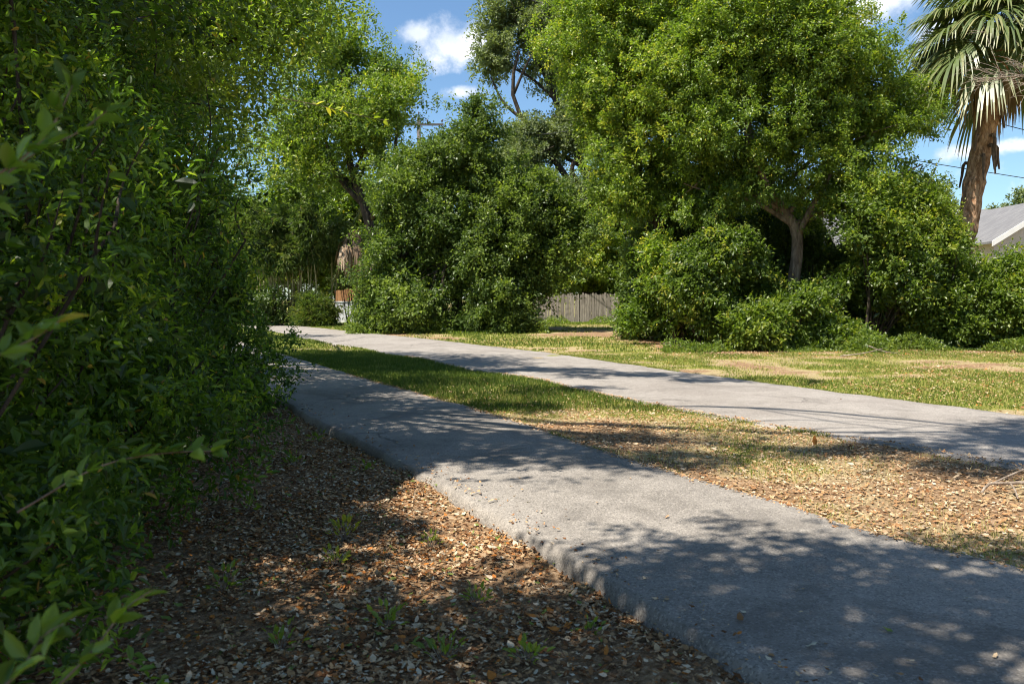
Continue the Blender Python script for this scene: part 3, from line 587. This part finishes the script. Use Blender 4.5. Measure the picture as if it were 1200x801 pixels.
def palm(name, label, trunk, r0, crown, ngreen, ndead, size, seed, cat='palm tree', trunk_mat=None, nstalk=0):
    g = np.random.default_rng(seed); T = spline(trunk, 60); o = thing(name, label, cat, T[0]); mb = MB()
    s = np.linspace(0, 1, 60); rad = r0*(1.0+.035*np.sin(s*83)+.03*g.normal(size=60)); rad[-14:] *= np.linspace(1, 1.15, 14)
    mb.tube(T, rad, 16, rough=.10, seed=seed); mb.build('trunk', trunk_mat or M_PBARK, o, False)
    c = np.array(crown, float)
    for q in range(ngreen):
        az = q*2.39996+g.normal()*.2; el = 1.15-1.25*(q/ngreen)+g.normal()*.1
        d = np.array([math.cos(az)*math.cos(el), math.sin(az)*math.cos(el), math.sin(el)]); f = MB()
        fan(f, c+d*.15, d, size*.62*g.uniform(.8, 1.15), size*g.uniform(.72, .92), seed+q, droop=.85+.35*(q/ngreen), nseg=54); f.build('frond', M_PALM, o)
    for q in range(ndead):
        az = q*2.39996+1+g.normal()*.3; el = -.5-.5*g.random()
        d = np.array([math.cos(az)*math.cos(el), math.sin(az)*math.cos(el), math.sin(el)]); f = MB()
        fan(f, c+d*.1-np.array([0, 0, .3]), d, size*.42*g.uniform(.6, 1.1), size*.46*g.uniform(.6, 1.1), seed+50+q, droop=1.2, nseg=26, dead=True)
        tag(f.build('dead_frond', M_DEAD, o), 'dry brown hanging frond')
    # cut leaf bases under the crown
    for q in range(20):
        az = g.uniform(0, 6.28); k = int(g.integers(36, 58)); b = T[k]; out = np.array([math.cos(az), math.sin(az), 0]); L = g.uniform(.35, .8)
        f = MB(); dn = g.uniform(-2.2, -.8); f.tube(spline([b+out*r0*.85, b+out*(r0+.06)+np.array([0, 0, .03]), b+out*(r0+.10+L*.12)+np.array([0, 0, L*dn*.5]), b+out*(r0+.12+L*.2)+np.array([0, 0, L*dn])], 8), np.linspace(.07, .03, 8), 5, tint=.3)
        f.build('leaf_base', M_BARKB, o)
    for q in range(nstalk):
        az = R(-48)+g.normal()*.5; f = MB(); el = -.12+g.normal()*.15
        d = np.array([math.cos(az)*math.cos(el), math.sin(az)*math.cos(el), math.sin(el)])
        P = spline([c, c+d*size*.7+np.array([0, 0, .2]), c+d*size*1.35+np.array([0, 0, -.15])], 14); f.tube(P, np.linspace(.022, .006, 14), 5)
        for w in range(34):
            k = int(g.integers(4, 14)); a = P[k]; e = norm(d+g.normal(size=3)*.55)*g.uniform(.3, .8); f.tube([a, a+e*.5+np.array([0, 0, .02]), a+e+np.array([0, 0, -.06])], [.009, .007, .004], 4)
        f.build('flower_stalk', M_TWIG, o)
    return o
pb = at(1122, 350, 28)
palm('cabbage_palm', 'leaning cabbage palm with rough orange brown trunk and drooping fan fronds', [(pb[0]-.35, 28, 0), at(1133, 265, 28), at(1145, 200, 28), at(1157, 140, 28), at(1170, 62, 28)], .33, at(1171, 40, 28), 46, 6, 2.45, 71)
pd_ = at(412, 350, 46)
palm('dead_palm', 'squat palm with a skirt of withered brown fronds beyond the footpath bend', [(at(436, 350, 46)[0], 46, 0), at(430, 330, 46), at(416, 270, 46)], .2, at(413, 264, 46.0), 2, 40, 1.9, 72, cat='palm tree')

# ------------------------------------------------------------------ far left: bamboo, fences
bb = at(345, 350, 47); o = thing('bamboo_clump', 'tall bamboo clump with bare yellowish canes arching over its leafy base', 'bamboo', (bb[0], 47, 0)); g = np.random.default_rng(81)
tips = []
for q in range(42):
    a = np.array([bb[0]+g.uniform(-1.9, 2.6), 47+g.uniform(-.9, .9), 0]); h = g.uniform(4.2, 7); ln = np.array([g.uniform(-1.6, 1.2), g.uniform(-.8, .5), 0])
    f = MB(); f.tube(spline([a, a+np.array([0, 0, h*.5])+ln*.15, a+np.array([0, 0, h])+ln], 9), np.linspace(.045, .015, 9), 6); f.build('cane', M_BAMS, o, True)
    tips.append((a+np.array([0, 0, h*.92])+ln*.9, np.array([.8, .8, .8])))
V, F, tt, C = canopy(tips+lob((bb[0]-1.9, 46.6, .9, 1.3, 1.0, 1.0), (bb[0]+1.8, 46.6, .8, .7, 1.0, .9)), 800, 60, .24, .5, seed=82, aspect=.2, gap=.15, inner=.1, droop=.6)
fastmesh('foliage', V, F, M_BAM, o, tt)
shrub('shrub', 'dark rounded bush at the left foot of the bamboo, by the bright gap', (at(312, 350, 46)[0], 46, 0), 1.3, 1.2, 2.2, 150, 36, .13, .4, M_DARK, 360)
shrub('shrub', 'blue green strappy bush at the right foot of the bamboo', (at(366, 350, 45.6)[0], 45.6, 0), .8, .9, 1.9, 170, 36, .22, .5, M_BAM, 361, aspect=.12)
shrub('small_tree', 'small grey green tree over the orange board fence, under the withered palm fronds', (at(408, 350, 50)[0], 50, 0), 1.7, 1.2, 4.1, 300, 50, .14, .35, M_OLIVE, 363, foot=2.3, gap=.3, cat='tree')
shrub('shrub', 'dark spiky low plant where the dense tree meets the verge', (at(440, 350, 36.6)[0], 36.6, 0), .8, .9, 1.2, 90, 36, .16, .35, M_DARK, 362, aspect=.2)
def fence(name, label, a, b, h, bw, gapw, mat, seed, picket=True, cat='fence', z0=.05):
    g = np.random.default_rng(seed); a = np.array(a, float); b = np.array(b, float); L = np.linalg.norm(b-a); u = (b-a)/L; ang = math.atan2(u[1], u[0])
    o = thing(name, label, cat, a); k = 0.
    for rz in (.35, h-.35):
        m_ = MB(); nv = np.array([-u[1], u[0]]); c = (a+b)/2; m_.box(c[0]-L/2, c[0]+L/2, c[1]+.02, c[1]+.06, rz, rz+.09, rot=ang, piv=(c[0], c[1], 0)); m_.build('rail', mat, o)
    for q in range(int(L/2.4)+1):
        p = a+u*min(q*2.4, L); m_ = MB(); m_.box(p[0]-.05, p[0]+.05, p[1]+.062, p[1]+.16, -.1, h-.05, rot=ang, piv=(p[0], p[1], 0)); m_.build('post', mat, o)
    n = 0
    while k < L-bw:
        w = bw*g.uniform(.9, 1.08); p = a+u*(k+w/2); hh = h+g.normal()*.035; x0, x1 = p[0]-w/2, p[0]+w/2; ti = abs(g.normal()*.5)
        tl = g.normal()*.012; m_ = MB(); y0 = p[1]-.012+g.normal()*.004
        if g.random() > .05 or not picket:
            pts = [(x0, y0, z0), (x1, y0, z0), (x1+tl, y0, hh-.07), (x1-w*.22+tl, y0, hh), (x0+w*.22+tl, y0, hh), (x0+tl, y0, hh-.07)] if picket else [(x0, y0, z0), (x1, y0, z0), (x1, y0, hh), (x0, y0, hh)]
            D = np.array(pts)-np.array([p[0], p[1], 0]); c_, s_ = math.cos(ang), math.sin(ang)
            D = np.stack([D[:, 0]*c_-D[:, 1]*s_, D[:, 0]*s_+D[:, 1]*c_, D[:, 2]], 1)+np.array([p[0], p[1], 0])
            m_.prism(D, (-s_*.02, c_*.02, 0), np.clip(ti, 0, 1)); m_.build('board', mat, o)
        k += w+gapw*abs(g.normal()); n += 1
    return o
fence('picket_fence', 'weathered grey wooden picket fence at the back of the sunny verge', (1.2, 47.9, 0), (8.3, 48.3, 0), 1.85, .135, .018, M_FENCE, 91)
fence('board_fence', 'orange brown board fence seen beyond the dead palm', (at(393, 350, 55)[0], 55, 0), (at(428, 350, 55)[0], 55, 0), 2.15, .15, .01, M_FORANGE, 92, False)
w_ = MB(); x0 = at(392, 350, 52)[0]; x1 = at(420, 350, 52)[0]; w_.box(x0, x1, 52, 52.2, -.1, 1.32); w_.box(x0-.03, x1+.03, 51.97, 52.23, 1.322, 1.40)
o = w_.build('low_wall', M_BLOCK, None, loc=(x0, 52, 0)); tag(o, 'low whitewashed wall in front of the orange board fence', 'wall')

# ------------------------------------------------------------------ utility pole and wires
pp = at(492, 350, 56); pz = at(492, 138, 56)[2]
o = thing('utility_pole', 'wooden utility pole with a tilted crossarm rising behind the trees', 'utility pole', (pp[0], 56, 0))
m_ = MB(); m_.tube([(pp[0], 56, 0), (pp[0], 56, pz*.5), (pp[0], 56, pz)], [.17, .15, .125], 12); m_.build('pole', M_POLE, o, True)
A = at(462, 144, 56); B = at(520, 149, 56); m_ = MB(); m_.box(A[0], B[0], 55.80, 55.87, A[2]-.22, A[2]-.08); ca = m_.build('crossarm', M_POLE, o)
ins_ = []
for q in (466, 474, 501, 518):
    p = at(q, 146, 55.83); zt = A[2]-.08; m_ = MB(); m_.tube([(p[0], 55.83, zt), (p[0], 55.83, zt+.1), (p[0], 55.83, zt+.12), (p[0], 55.83, zt+.2), (p[0], 55.83, zt+.27)], [.02, .02, .06, .07, .03], 10); m_.build('insulator', M_INS, o, True); ins_.append((p[0], zt+.27))
m_ = MB(); m_.tube([(pp[0], 56, pz), (pp[0], 56, pz+.25), (pp[0], 56, pz+.3), (pp[0], 56, pz+.42)], [.025, .02, .06, .02], 8); m_.build('pole_top_pin', M_INS, o, True)
tp = at(481, 190, 55.6); m_ = MB(); zz = np.array([-.55, -.5, .4, .46, .5]); m_.tube([(pp[0]-.5, 55.75, tp[2]+z) for z in zz], [.28, .30, .30, .24, .10], 16); m_.tube([(pp[0]-.5, 55.75, tp[2]+.5), (pp[0]-.5, 55.75, tp[2]+.72)], [.05, .03], 8); m_.build('transformer', M_METAL, o, True)
m_ = MB(); m_.box(pp[0]-.9, pp[0]+.7, 55.84, 55.9, tp[2]-.78, tp[2]-.66); m_.build('bracket', M_POLE, o)
def wire(label, a, b, sag, r=.014):
    a = np.array(a); b = np.array(b); s = np.linspace(0, 1, 40)[:, None]; P = a+(b-a)*s; P[:, 2] -= (4*sag*s*(1-s))[:, 0]
    m_ = MB(); m_.tube(P, r, 5); o = m_.build('power_line', M_WIRE, None, loc=a); tag(o, label, 'power line', 'overhead wires')
wire('overhead wire crossing the sky just below the palm fronds', at(300, -90, 38), at(1290, 175, 30), .15, .016)
wire('lower overhead wire crossing behind the palm trunk towards the house', at(700, 122, 34), at(1300, 224, 32), .1, .016)
wire('pale wire running across the live oak from the utility pole, the upper one', (ins_[3][0], 55.83, ins_[3][1]), at(900, 40, 40), 2.6, .016)
wire('pale wire slung low across the bare limbs of the live oak', at(560, 262, 48), at(800, 200, 44), .15, .018)
wire('wire leaving the crossarm towards the shady thicket', (ins_[0][0], 55.83, ins_[0][1]), at(150, 90, 60), .5, .016)

# ------------------------------------------------------------------ house
hx0, hx1 = at(1000, 350, 41)[0], at(1330, 350, 41)[0]
hz = at(1100, 248, 45)[2]; o = thing('house', 'pale stucco house with grey shingle roof and white trimmed gable', 'house', (hx0, 41, 0))
m_ = MB(); m_.box(hx0, hx1, 41, 49, 0, 2.75); m_.build('wall', M_STUCCO, o)
for s_, y0, y1 in ((1, 40.4, 45), (-1, 49.6, 45)):
    m_ = MB(); zE = 2.7; P = [(hx0-.4, y0, zE), (hx1+.4, y0, zE), (hx1+.4, y1, hz), (hx0-.4, y1, hz)]; m_.prism(P if s_ > 0 else P[::-1], (0, 0, .12)); m_.build('roof_slope', M_ROOF, o)
m_ = MB(); m_.box(hx0-.4, hx1+.4, 40.36, 40.397, 2.6, 2.84); m_.build('fascia', M_WHITE, o)
for vx, vy in ((1110, 43.8), (1035, 43.4)):
    p = at(vx, 250, vy); zr = 2.82+(vy-40.4)/(45-40.4)*(hz-2.7); m_ = MB(); m_.tube([(p[0], vy, zr-.1), (p[0], vy, zr+.28), (p[0], vy, zr+.29), (p[0], vy, zr+.42)], [.11, .11, .19, .08], 12); m_.build('roof_vent', M_METAL, o, True)
# front gable wing
gA = at(1160, 285, 36); gx0 = gA[0]; zE = gA[2]; gW = 6.4; gpk = zE+gW/2*.62; gc = gx0+gW/2
m_ = MB(); m_.prism([(gx0+.35, 36.3, 0), (gx0+gW-.35, 36.3, 0), (gx0+gW-.35, 36.3, zE+.12), (gc, 36.3, gpk-.08), (gx0+.35, 36.3, zE+.12)], (0, 4.65, 0)); m_.build('gable_wall', M_STUCCO, o)
for s_ in (-1, 1):
    xe = gc+s_*gW/2; P = [(xe, 35.85, zE-.02), (xe, 42.5, zE-.02), (gc, 42.5, gpk), (gc, 35.85, gpk)]; m_ = MB(); m_.prism(P, (0, 0, .10)); m_.build('gable_roof', M_ROOF, o)
    P = [(xe, 35.81, zE-.15), (gc, 35.81, gpk-.13), (gc, 35.81, gpk+.12), (xe, 35.81, zE+.10)]; m_ = MB(); m_.prism(P, (0, .035, 0)); m_.build('bargeboard', M_WHITE, o)
m_ = MB(); m_.box(gc-.9, gc+.9, 36.24, 36.296, .95, 2.1); wf = m_.build('window', M_WHITE, o)
m_ = MB(); m_.box(gc-.82, gc-.03, 36.225, 36.238, 1.03, 2.02); m_.box(gc+.03, gc+.82, 36.225, 36.238, 1.03, 2.02)
pn = m_.build('pane', M_GLASS, None); pn.parent = wf; pn.location = -wf.parent.location; pn.matrix_parent_inverse.identity()

# ------------------------------------------------------------------ far trees closing the view
FG = 'distant trees behind the houses and fences'
ft = [ # label, px, Y, halfwidth, top z, mat
 ('distant dark oak over the house roof beside the palm', 1080, 92, 6.5, 15.0, M_OLIVE),
 ('distant low tree right of the palm trunk, over the roof ridge', 1150, 110, 7, 12.8, M_OLIVE),
 ('distant round tree over the gable at the picture edge', 1205, 100, 6, 14.0, M_OLIVE),
 ('far tree hidden behind the forked tree crown', 1000, 85, 7, 14, M_OLIVE),
 ('green tree behind the picket fence and its spilling shrub', 700, 58, 5, 9.5, M_LEAF),
 ('dark leafy tree behind the leaning trunk', 800, 50, 5.5, 9, M_DARK),
 ('green tree behind the mass of shrubs', 900, 48, 5, 7.5, M_DARK),
 ('low tree between the shrubs and the grey roof', 960, 52, 4.5, 7, M_LEAF),
 ('light green tree behind the dead palm', 405, 62, 5, 10.5, M_YEL),
 ('light green tree behind the tips of the bamboo', 345, 60, 5, 11, M_LEAF),
 ('green tree beyond the sunny gap at the far end of the footpath', 285, 75, 6, 11, M_LEAF),
 ('tall green tree behind the utility pole', 470, 66, 5, 11.5, M_LEAF),
 ('dark tree far behind the shady thicket', 230, 62, 6, 11, M_DARK),
 ('tree behind the dense dark tree, filling its foot', 600, 62, 5.5, 8.5, M_DARK)]
for i, (lb, px, Y, hw, zt, mt) in enumerate(ft):
    x = at(px, 350, Y)[0]; L = lobeset((x, Y, zt*.56), (hw, hw*.6, zt*.42), 12, 500+i)
    tree('background_tree', lb, 'tree', (x, Y, 0), [(x, Y, 0), (x, Y, zt*.3), (x+.3, Y, zt*.6)], .3, L, 800, 52, .34 if Y > 70 else .25, .9 if Y > 70 else .7, mt, M_BARKD, FG, 520+i, gap=.15, inner=.45, gfreq=.5, nbr=16)

# ------------------------------------------------------------------ ground cover
def scatter_rect(n, x0, x1, y0, y1, g): return g.uniform(x0, x1, n), g.uniform(y0, y1, n)
def zone(X, Y):
    """1 left strip, 2 footpath, 3 median, 4 wide path, 5 far verge"""
    z = np.full(len(X), 5); z[X < E2F(Y)] = 4; z[X < E2N(Y)] = 3; z[X < E1R(Y)] = 2; z[X < E1L(Y)] = 1; return z
g = np.random.default_rng(101)
def litter(name, label, X, Y, L0, tintf, zoff=.006, up=1.6):
    n = len(X); Z = gheight(X, Y)+zoff+g.random(n)*.012
    P = np.stack([X, Y, Z], 1); az = g.uniform(0, 6.28, n); D = np.stack([np.cos(az), np.sin(az), g.normal(size=n)*.16], 1)
    N = norm(np.stack([g.normal(size=n)*.32, g.normal(size=n)*.32, np.full(n, up)], 1)); L = L0*g.uniform(.35, 1.0, n)**1.0*np.where(g.random(n) < .12, 1.75, 1.15)
    V, F, k = leaves(P, D, N, L, L*g.uniform(.28, .62, n), 9)
    o = fastmesh(name, V, F, M_LIT, None, np.repeat(tintf, k)); tag(o, label, 'leaf litter', kind='stuff'); return o
def lt(n): 
    a = g.beta(1.5, 1.7, n)*.86; a[g.random(n) < .07] = .87; a[g.random(n) < .05] = .955; a[g.random(n) < .03] = 1.; return a
# left strip
n = 330000; X, Y = scatter_rect(n, -6.0, 2.2, 2.2, 16, g); k = (zone(X, Y) == 1) & (X > E1L(Y)-4.2) & (g.random(n) < np.clip(1.25-Y/16, .2, 1)*np.clip(.8+.4*NFd(np.stack([X, Y, 0*X], 1)), .42, 1)); X, Y = X[k], Y[k]
litter('leaf_litter', 'brown fallen leaves covering the shaded strip', X, Y, .038, lt(len(X)))
n = 420; Y = 2.6+9*g.random(n)**1.4; X = E1L(Y)+g.exponential(.14, n); litter('leaf_litter', 'brown leaves scattered on the broken left margin of the footpath', X, Y, .034, lt(n), zoff=.046)
n = 6000; Y = g.uniform(3.5, 22, n); X = np.where(g.random(n) < .5, E1R(Y)-np.abs(g.normal(size=n))*.07, E2N(Y)+np.abs(g.normal(size=n))*.06); litter('leaf_litter', 'dry leaves blown on to the asphalt beside the strip between the paths', X, Y, .035, np.clip(lt(n)*.75+.2, 0, .96), zoff=.035)
# median: pale litter
n = 230000; X, Y = scatter_rect(n, -6, 10, 3.5, 16, g); P = np.stack([X, Y, 0*X], 1)
k = (zone(X, Y) == 3) & (g.random(n) < np.clip(1.15-(Y-5)/9, .05, 1)*np.clip(.75+.35*NFc(P), .25, 1)); X, Y = X[k], Y[k]
litter('leaf_litter', 'pale dry fallen leaves over the strip between the two paths', X, Y, .040, np.clip(lt(len(X))*.75+.2, 0, .96))
# verge + under shrubs
n = 150000; X, Y = scatter_rect(n, -5, 18, 9, 32, g); P = np.stack([X, Y, 0*X], 1)
k = (zone(X, Y) == 5) & (g.random(n) < np.where((X > 4) & (Y > 21), .5, np.clip(.10+.16*NFc(P)+.3*np.clip((X-6)/4, 0, 1)*(Y < 19), .03, .6))); X, Y = X[k], Y[k]
litter('leaf_litter', 'dry leaves drifted over the far verge and under the shrubs', X, Y, .055, np.clip(lt(len(X))*.7+.2, 0, .96))
# scattered leaves on paths (each countable)
spots = [(955, 521, .11, .87), (945, 757, .055, .96), (868, 727, .07, .30), (1046, 740, .05, 1.), (1060, 773, .045, .95), (780, 606, .045, .9), (700, 588, .04, .6), (1100, 668, .04, .5), (740, 560, .03, .5), (1130, 700, .04, .96), (610, 560, .03, .6), (826, 640, .03, .9),
         (935, 690, .035, .55), (860, 785, .04, .4), (1010, 800, .05, .8), (880, 440, .06, .1), (985, 468, .05, .1), (520, 470, .04, .5), (1165, 770, .04, .7)]
for i, (px, py, L, ti) in enumerate(spots):
    p = gp(px, py, .058 if i else .03); az = g.uniform(0, 6.28); V, F, k_ = leaves(p[None], np.array([[math.cos(az), math.sin(az), .05 if i else 1.2]]), np.array([[.1, .1 if i else -1., 1.]]), np.array([L]), np.array([L*.45]), 9)
    o = fastmesh('fallen_leaf', V, F, M_LIT, None, np.repeat(ti, k_), loc=p)
    tag(o, {0: 'single orange dead leaf standing up in the strip between the paths', 1: 'pale green fallen leaf lying flat on the shaded footpath', 2: 'dark reddish fallen leaf on the shaded footpath', 3: 'greenish fallen leaf on the dappled part of the footpath',
        4: 'pale yellow fallen leaf near the bottom rim of the shaded footpath', 5: 'cream coloured fallen leaf on the sunlit middle of the footpath', 6: 'small tan leaf on the sunlit footpath above the bulge', 7: 'brown leaf near the far rim of the shade on the footpath', 8: 'tiny leaf at the upper end of the sunlit footpath patch',
        9: 'pale leaf in a sun fleck near the footpath and dry strip', 10: 'tiny tan leaf where the upper shade band begins', 11: 'small whitish leaf at the upper rim of the big shade', 12: 'brown leaf in the middle of the big shade on the footpath', 13: 'brown leaf low on the shaded footpath near its left edge',
        14: 'light leaf at the very bottom of the footpath', 15: 'dark leaf on the sunny wide path near the verge', 16: 'dark leaf on the sunny wide path towards the dry strip', 17: 'small leaf far up the footpath between streaks of shade', 18: 'tan leaf low down in the dappled light beside the picture edge'}[i], 'leaf', 'single leaves dropped on the asphalt')
def grass(name, label, X, Y, h0, tint, wd=.005):
    n = len(X); Z = gheight(X, Y); az = g.uniform(0, 6.28, n); ln = g.normal(size=(n, 2))*.38; h = h0*g.uniform(.5, 1.3, n)
    w = np.stack([np.cos(az), np.sin(az), 0*az], 1)*(wd*g.uniform(.7, 1.4, n))[:, None]*.5
    B = np.stack([X, Y, Z-.005], 1); Mx = B+np.stack([ln[:, 0]*.35*h, ln[:, 1]*.35*h, h*.55], 1); T = B+np.stack([ln[:, 0]*h, ln[:, 1]*h, h*.95], 1)
    V = np.stack([B-w, B+w, Mx+w*.8, Mx-w*.8, T], 1).reshape(-1, 3); b = (np.arange(n)*5)[:, None]
    o = fastmesh(name, V, [b+np.array([[0, 1, 2, 3]]), b+np.array([[3, 2, 4]])], M_GRASS, None, np.repeat(tint, 5)); tag(o, label, 'grass', kind='stuff')
def gt(X, Y, dry): return np.clip(.32+dry+g.normal(size=len(X))*.17, 0, 1)
# median grass (density falls with distance, blades grow wider so the turf stays closed)
def band(x0, x1, y0, y1, n, zn, thr, name, label, h, wd, dry):
    X, Y = scatter_rect(n, x0, x1, y0, y1, g); j = g.normal(size=(n, 2))*.0; k = zone(X, Y) == zn; X, Y = X[k], Y[k]; c = cover(X, Y); P = np.stack([X, Y, 0*X], 1); c = c+.12*NFe(P)
    k = g.random(len(X)) < np.clip((c-thr)*2.2, .02, 1); X, Y, c = X[k], Y[k], c[k]
    grass(name, label, X, Y, h*1., gt(X, Y, dry+np.clip(.5-c, -.25, .5)*.9), wd)
NFe = NF(25, 7)
band(-3, 8, 4, 13, 150000, 3, .12, 'grass', 'thin dry grass among the leaves between the paths', .045, .005, .22)
band(-8, 4, 11, 24, 190000, 3, .15, 'grass', 'green grass of the wedge between the two paths', .075, .009, -.04)
band(-18, -2, 22, 48, 60000, 3, .15, 'grass', 'far end of the grass wedge between the paths', .09, .02, 0)
band(-2, 20, 9, 24, 190000, 5, .12, 'grass', 'short sunlit grass of the far verge', .055, .010, .10)
band(-16, 14, 24, 58, 120000, 5, .12, 'grass', 'distant verge grass along the fence and dense tree', .08, .024, .02)
def fringe(name, label, xs, yf, n, hh, L0, mat, seed):
    g2 = np.random.default_rng(seed); X = g2.uniform(xs[0], xs[1], n); Y = yf(X)+g2.normal(size=n)*.28; nf = NF(seed, 2.2); P0 = np.stack([X, Y, 0*X], 1); amp = np.clip(.45+.5*nf(P0), .06, 1.3)
    Z = gheight(X, Y)+g2.random(n)**1.3*hh*amp; D = g2.normal(size=(n, 3))+np.array([0, 0, .5]); N = g2.normal(size=(n, 3))*.6+np.array([0, -.2, .8]); L = L0*g2.uniform(.5, 1.2, n)
    V, F, k = leaves(np.stack([X, Y, Z], 1), D, N, L, L*.5, 4); o = fastmesh(name, V, F, mat, None, np.repeat(np.clip(.5+g2.normal(size=n)*.2, 0, .97), k)); tag(o, label, 'weeds', kind='stuff')
fringe('undergrowth', 'weedy growth along the feet of the massed shrubs', (4.4, 18), lambda X: 24.0+.45*np.sin(X*1.1)+.3*np.sin(X*2.9), 16000, .42, .09, M_LEAF, 611)
fringe('undergrowth', 'weedy growth at the foot of the dense dark tree', (-7.2, 1.6), lambda X: 36.3-.10*(X+2)**2*.3+.25*np.sin(X*2.1), 9000, .5, .13, M_LEAF, 612)
fringe('undergrowth', 'weedy growth along the foot of the picket fence', (1.5, 8.3), lambda X: 47.6+.1*np.sin(X*2.1), 3500, .35, .13, M_YEL, 613)
for E, nn, y0, y1, h_, w2, sd in ((E2F, 16000, 8, 45, .06, .010, -1), (E2N, 12000, 9, 45, .05, .009, 1), (E1R, 9000, 4.5, 24, .045, .007, -1)):
    Y = y0+(y1-y0)*g.random(nn)**1.3; X = E(Y)+sd*(g.random(nn)**2*.09-.03)*1.0; kk = cover(X-sd*.2, Y)+.25*NFe(np.stack([X, Y, 0*X], 1)) > .18; X, Y = X[kk], Y[kk]
    n5 = len(X); grass('grass', 'grass creeping over the asphalt edge', X, Y, h_, gt(X, Y, .12), w2)
# weeds in the shaded strip
seeds = [((404, 632), 1.3, .9, 'pale yellow green seedling standing up in the sunny patch of the leaf litter'), ((392, 662), 1., .75, 'low seedling at the lower rim of the sunny patch of leaf litter'), ((430, 555), 1.2, .5, 'green seedling in the shade above the sunny patch, near the footpath edge'),
 ((372, 518), 1.3, .5, 'leafy seedling high up the strip where it narrows towards the thicket'), ((345, 545), 1.2, .45, 'seedling half way between the thicket and the narrow end of the footpath edge'), ((505, 640), .8, .6, 'small seedling in brown leaves just left of the bulging footpath edge'),
 ((560, 708), .9, .5, 'dull green seedling below the bulge in the footpath edge'), ((455, 735), 1.1, .55, 'bushy seedling among dark leaves below the sunny patch'), ((330, 760), 1.2, .5, 'dark seedling low in the strip, nearest the leafy corner twigs'), ((620, 775), 1., .6, 'seedling close to the lowest part of the footpath edge'),
 ((520, 775), 1.2, .45, 'spreading seedling at the very bottom of the strip'), ((262, 690), 1.1, .5, 'seedling at the foot of the foremost thicket shrub'), ((290, 600), 1.2, .45, 'seedling growing out of the shade beside the middle thicket shrub'), ((690, 745), .8, .55, 'tiny seedling in the leaves right against the dark asphalt edge')]
for (px, py), sz, ti, lb in seeds:
    p = gp(px, py, -.07); n = int(g.integers(14, 30)); az = g.uniform(0, 6.28, n); el = g.uniform(.25, 1.35, n); D = np.stack([np.cos(az)*np.cos(el), np.sin(az)*np.cos(el), np.sin(el)], 1)
    Pp = p+D*g.uniform(.03, .11, (n, 1))*sz; N = np.array([0, 0, 1.])+g.normal(size=(n, 3))*.4; L = g.uniform(.028, .055, n)*sz; V, F, k_ = leaves(Pp, D, N, L, L*.5, 8)
    o = thing('seedling', lb, 'weed', p, 'seedlings in the leaf litter'); fastmesh('foliage', V, F, M_LEAF, o, np.repeat(np.clip(ti+.2+g.normal(size=n)*.08, 0, .95), k_))
    m_ = MB()
    for q in range(n): m_.tube([p-np.array([0, 0, .02]), Pp[q]], [.0016, .001], 3, cap=False)
    m_.build('stem', M_TWIG, o)
# dead fallen branch at the edge
fb = gp(1150, 580, .02); o = MB(); A0 = at(1148, 574, fb[1]); 
o.tube(spline([at(1150, 578, 6.45), at(1158, 567, 6.5), at(1180, 566, 6.45), at(1260, 562, 6.35)], 12), np.linspace(.010, .017, 12), 7, rough=.1)
o.tube(spline([at(1163, 566, 6.5), at(1185, 556, 6.6), at(1250, 530, 6.7)], 9), np.linspace(.007, .011, 9), 6)
o.tube(spline([at(1184, 566, 6.45), at(1190, 575, 6.3), at(1193, 584, 6.2)], 6), np.linspace(.009, .006, 6), 6)
o = o.build('fallen_branch', M_TWIG, None, True, loc=fb); tag(o, 'bare pale fallen branch lying on the dry leaves between the paths', 'branch')
o = MB(); gg = np.random.default_rng(77); S = spline([at(1330, 40, 23.5), at(1260, 75, 23.6), at(1200, 88, 23.5), at(1150, 92, 23.4)], 16); o.tube(S, np.linspace(.04, .008, 16), 6)
for q in range(46):
    k = int(gg.integers(3, 15)); a = S[k]; e = np.array([-gg.uniform(.3, 1.5), gg.normal()*.3, gg.normal()*.42+.02]); md = a+e*.5+np.array([0, 0, gg.normal()*.1]); T_ = spline([a, md, a+e], 6); o.tube(T_, np.linspace(.011, .004, 6), 4, cap=False)
    for w in range(3):
        k2 = int(gg.integers(1, 5)); e2 = np.array([-gg.uniform(.15, .55), gg.normal()*.1, gg.normal()*.18]); o.tube([T_[k2], T_[k2]+e2*.5+np.array([0, 0, .02]), T_[k2]+e2], [.006, .005, .003], 3, cap=False)
o = o.build('bare_branch', M_TWIG, None, True, loc=S[0]); tag(o, 'bare pinkish grey branch with many fine twigs crossing in front of the palm', 'branch')
# low sticks under the far shrubs
for lb, pts, Y, r_ in (('thin stick lying on the verge under the palm side shrub', [(985, 417), (1010, 414), (1035, 408)], 21.6, .02), ('crooked stick leaning on the verge below the shrubs', [(1018, 405), (1030, 410), (1052, 414)], 21.4, .018)):
    o = MB(); P = [at(x, y, Y) for x, y in pts]; P = [np.array([p[0], p[1], max(p[2], .03)]) for p in P]; o.tube(spline(P, 8), r_*np.linspace(1, .5, 8), 6); o = o.build('fallen_stick', M_TWIG, None, True, loc=P[0]); tag(o, lb, 'stick')
print('verts', sum(len(me.vertices) for me in bpy.data.meshes))
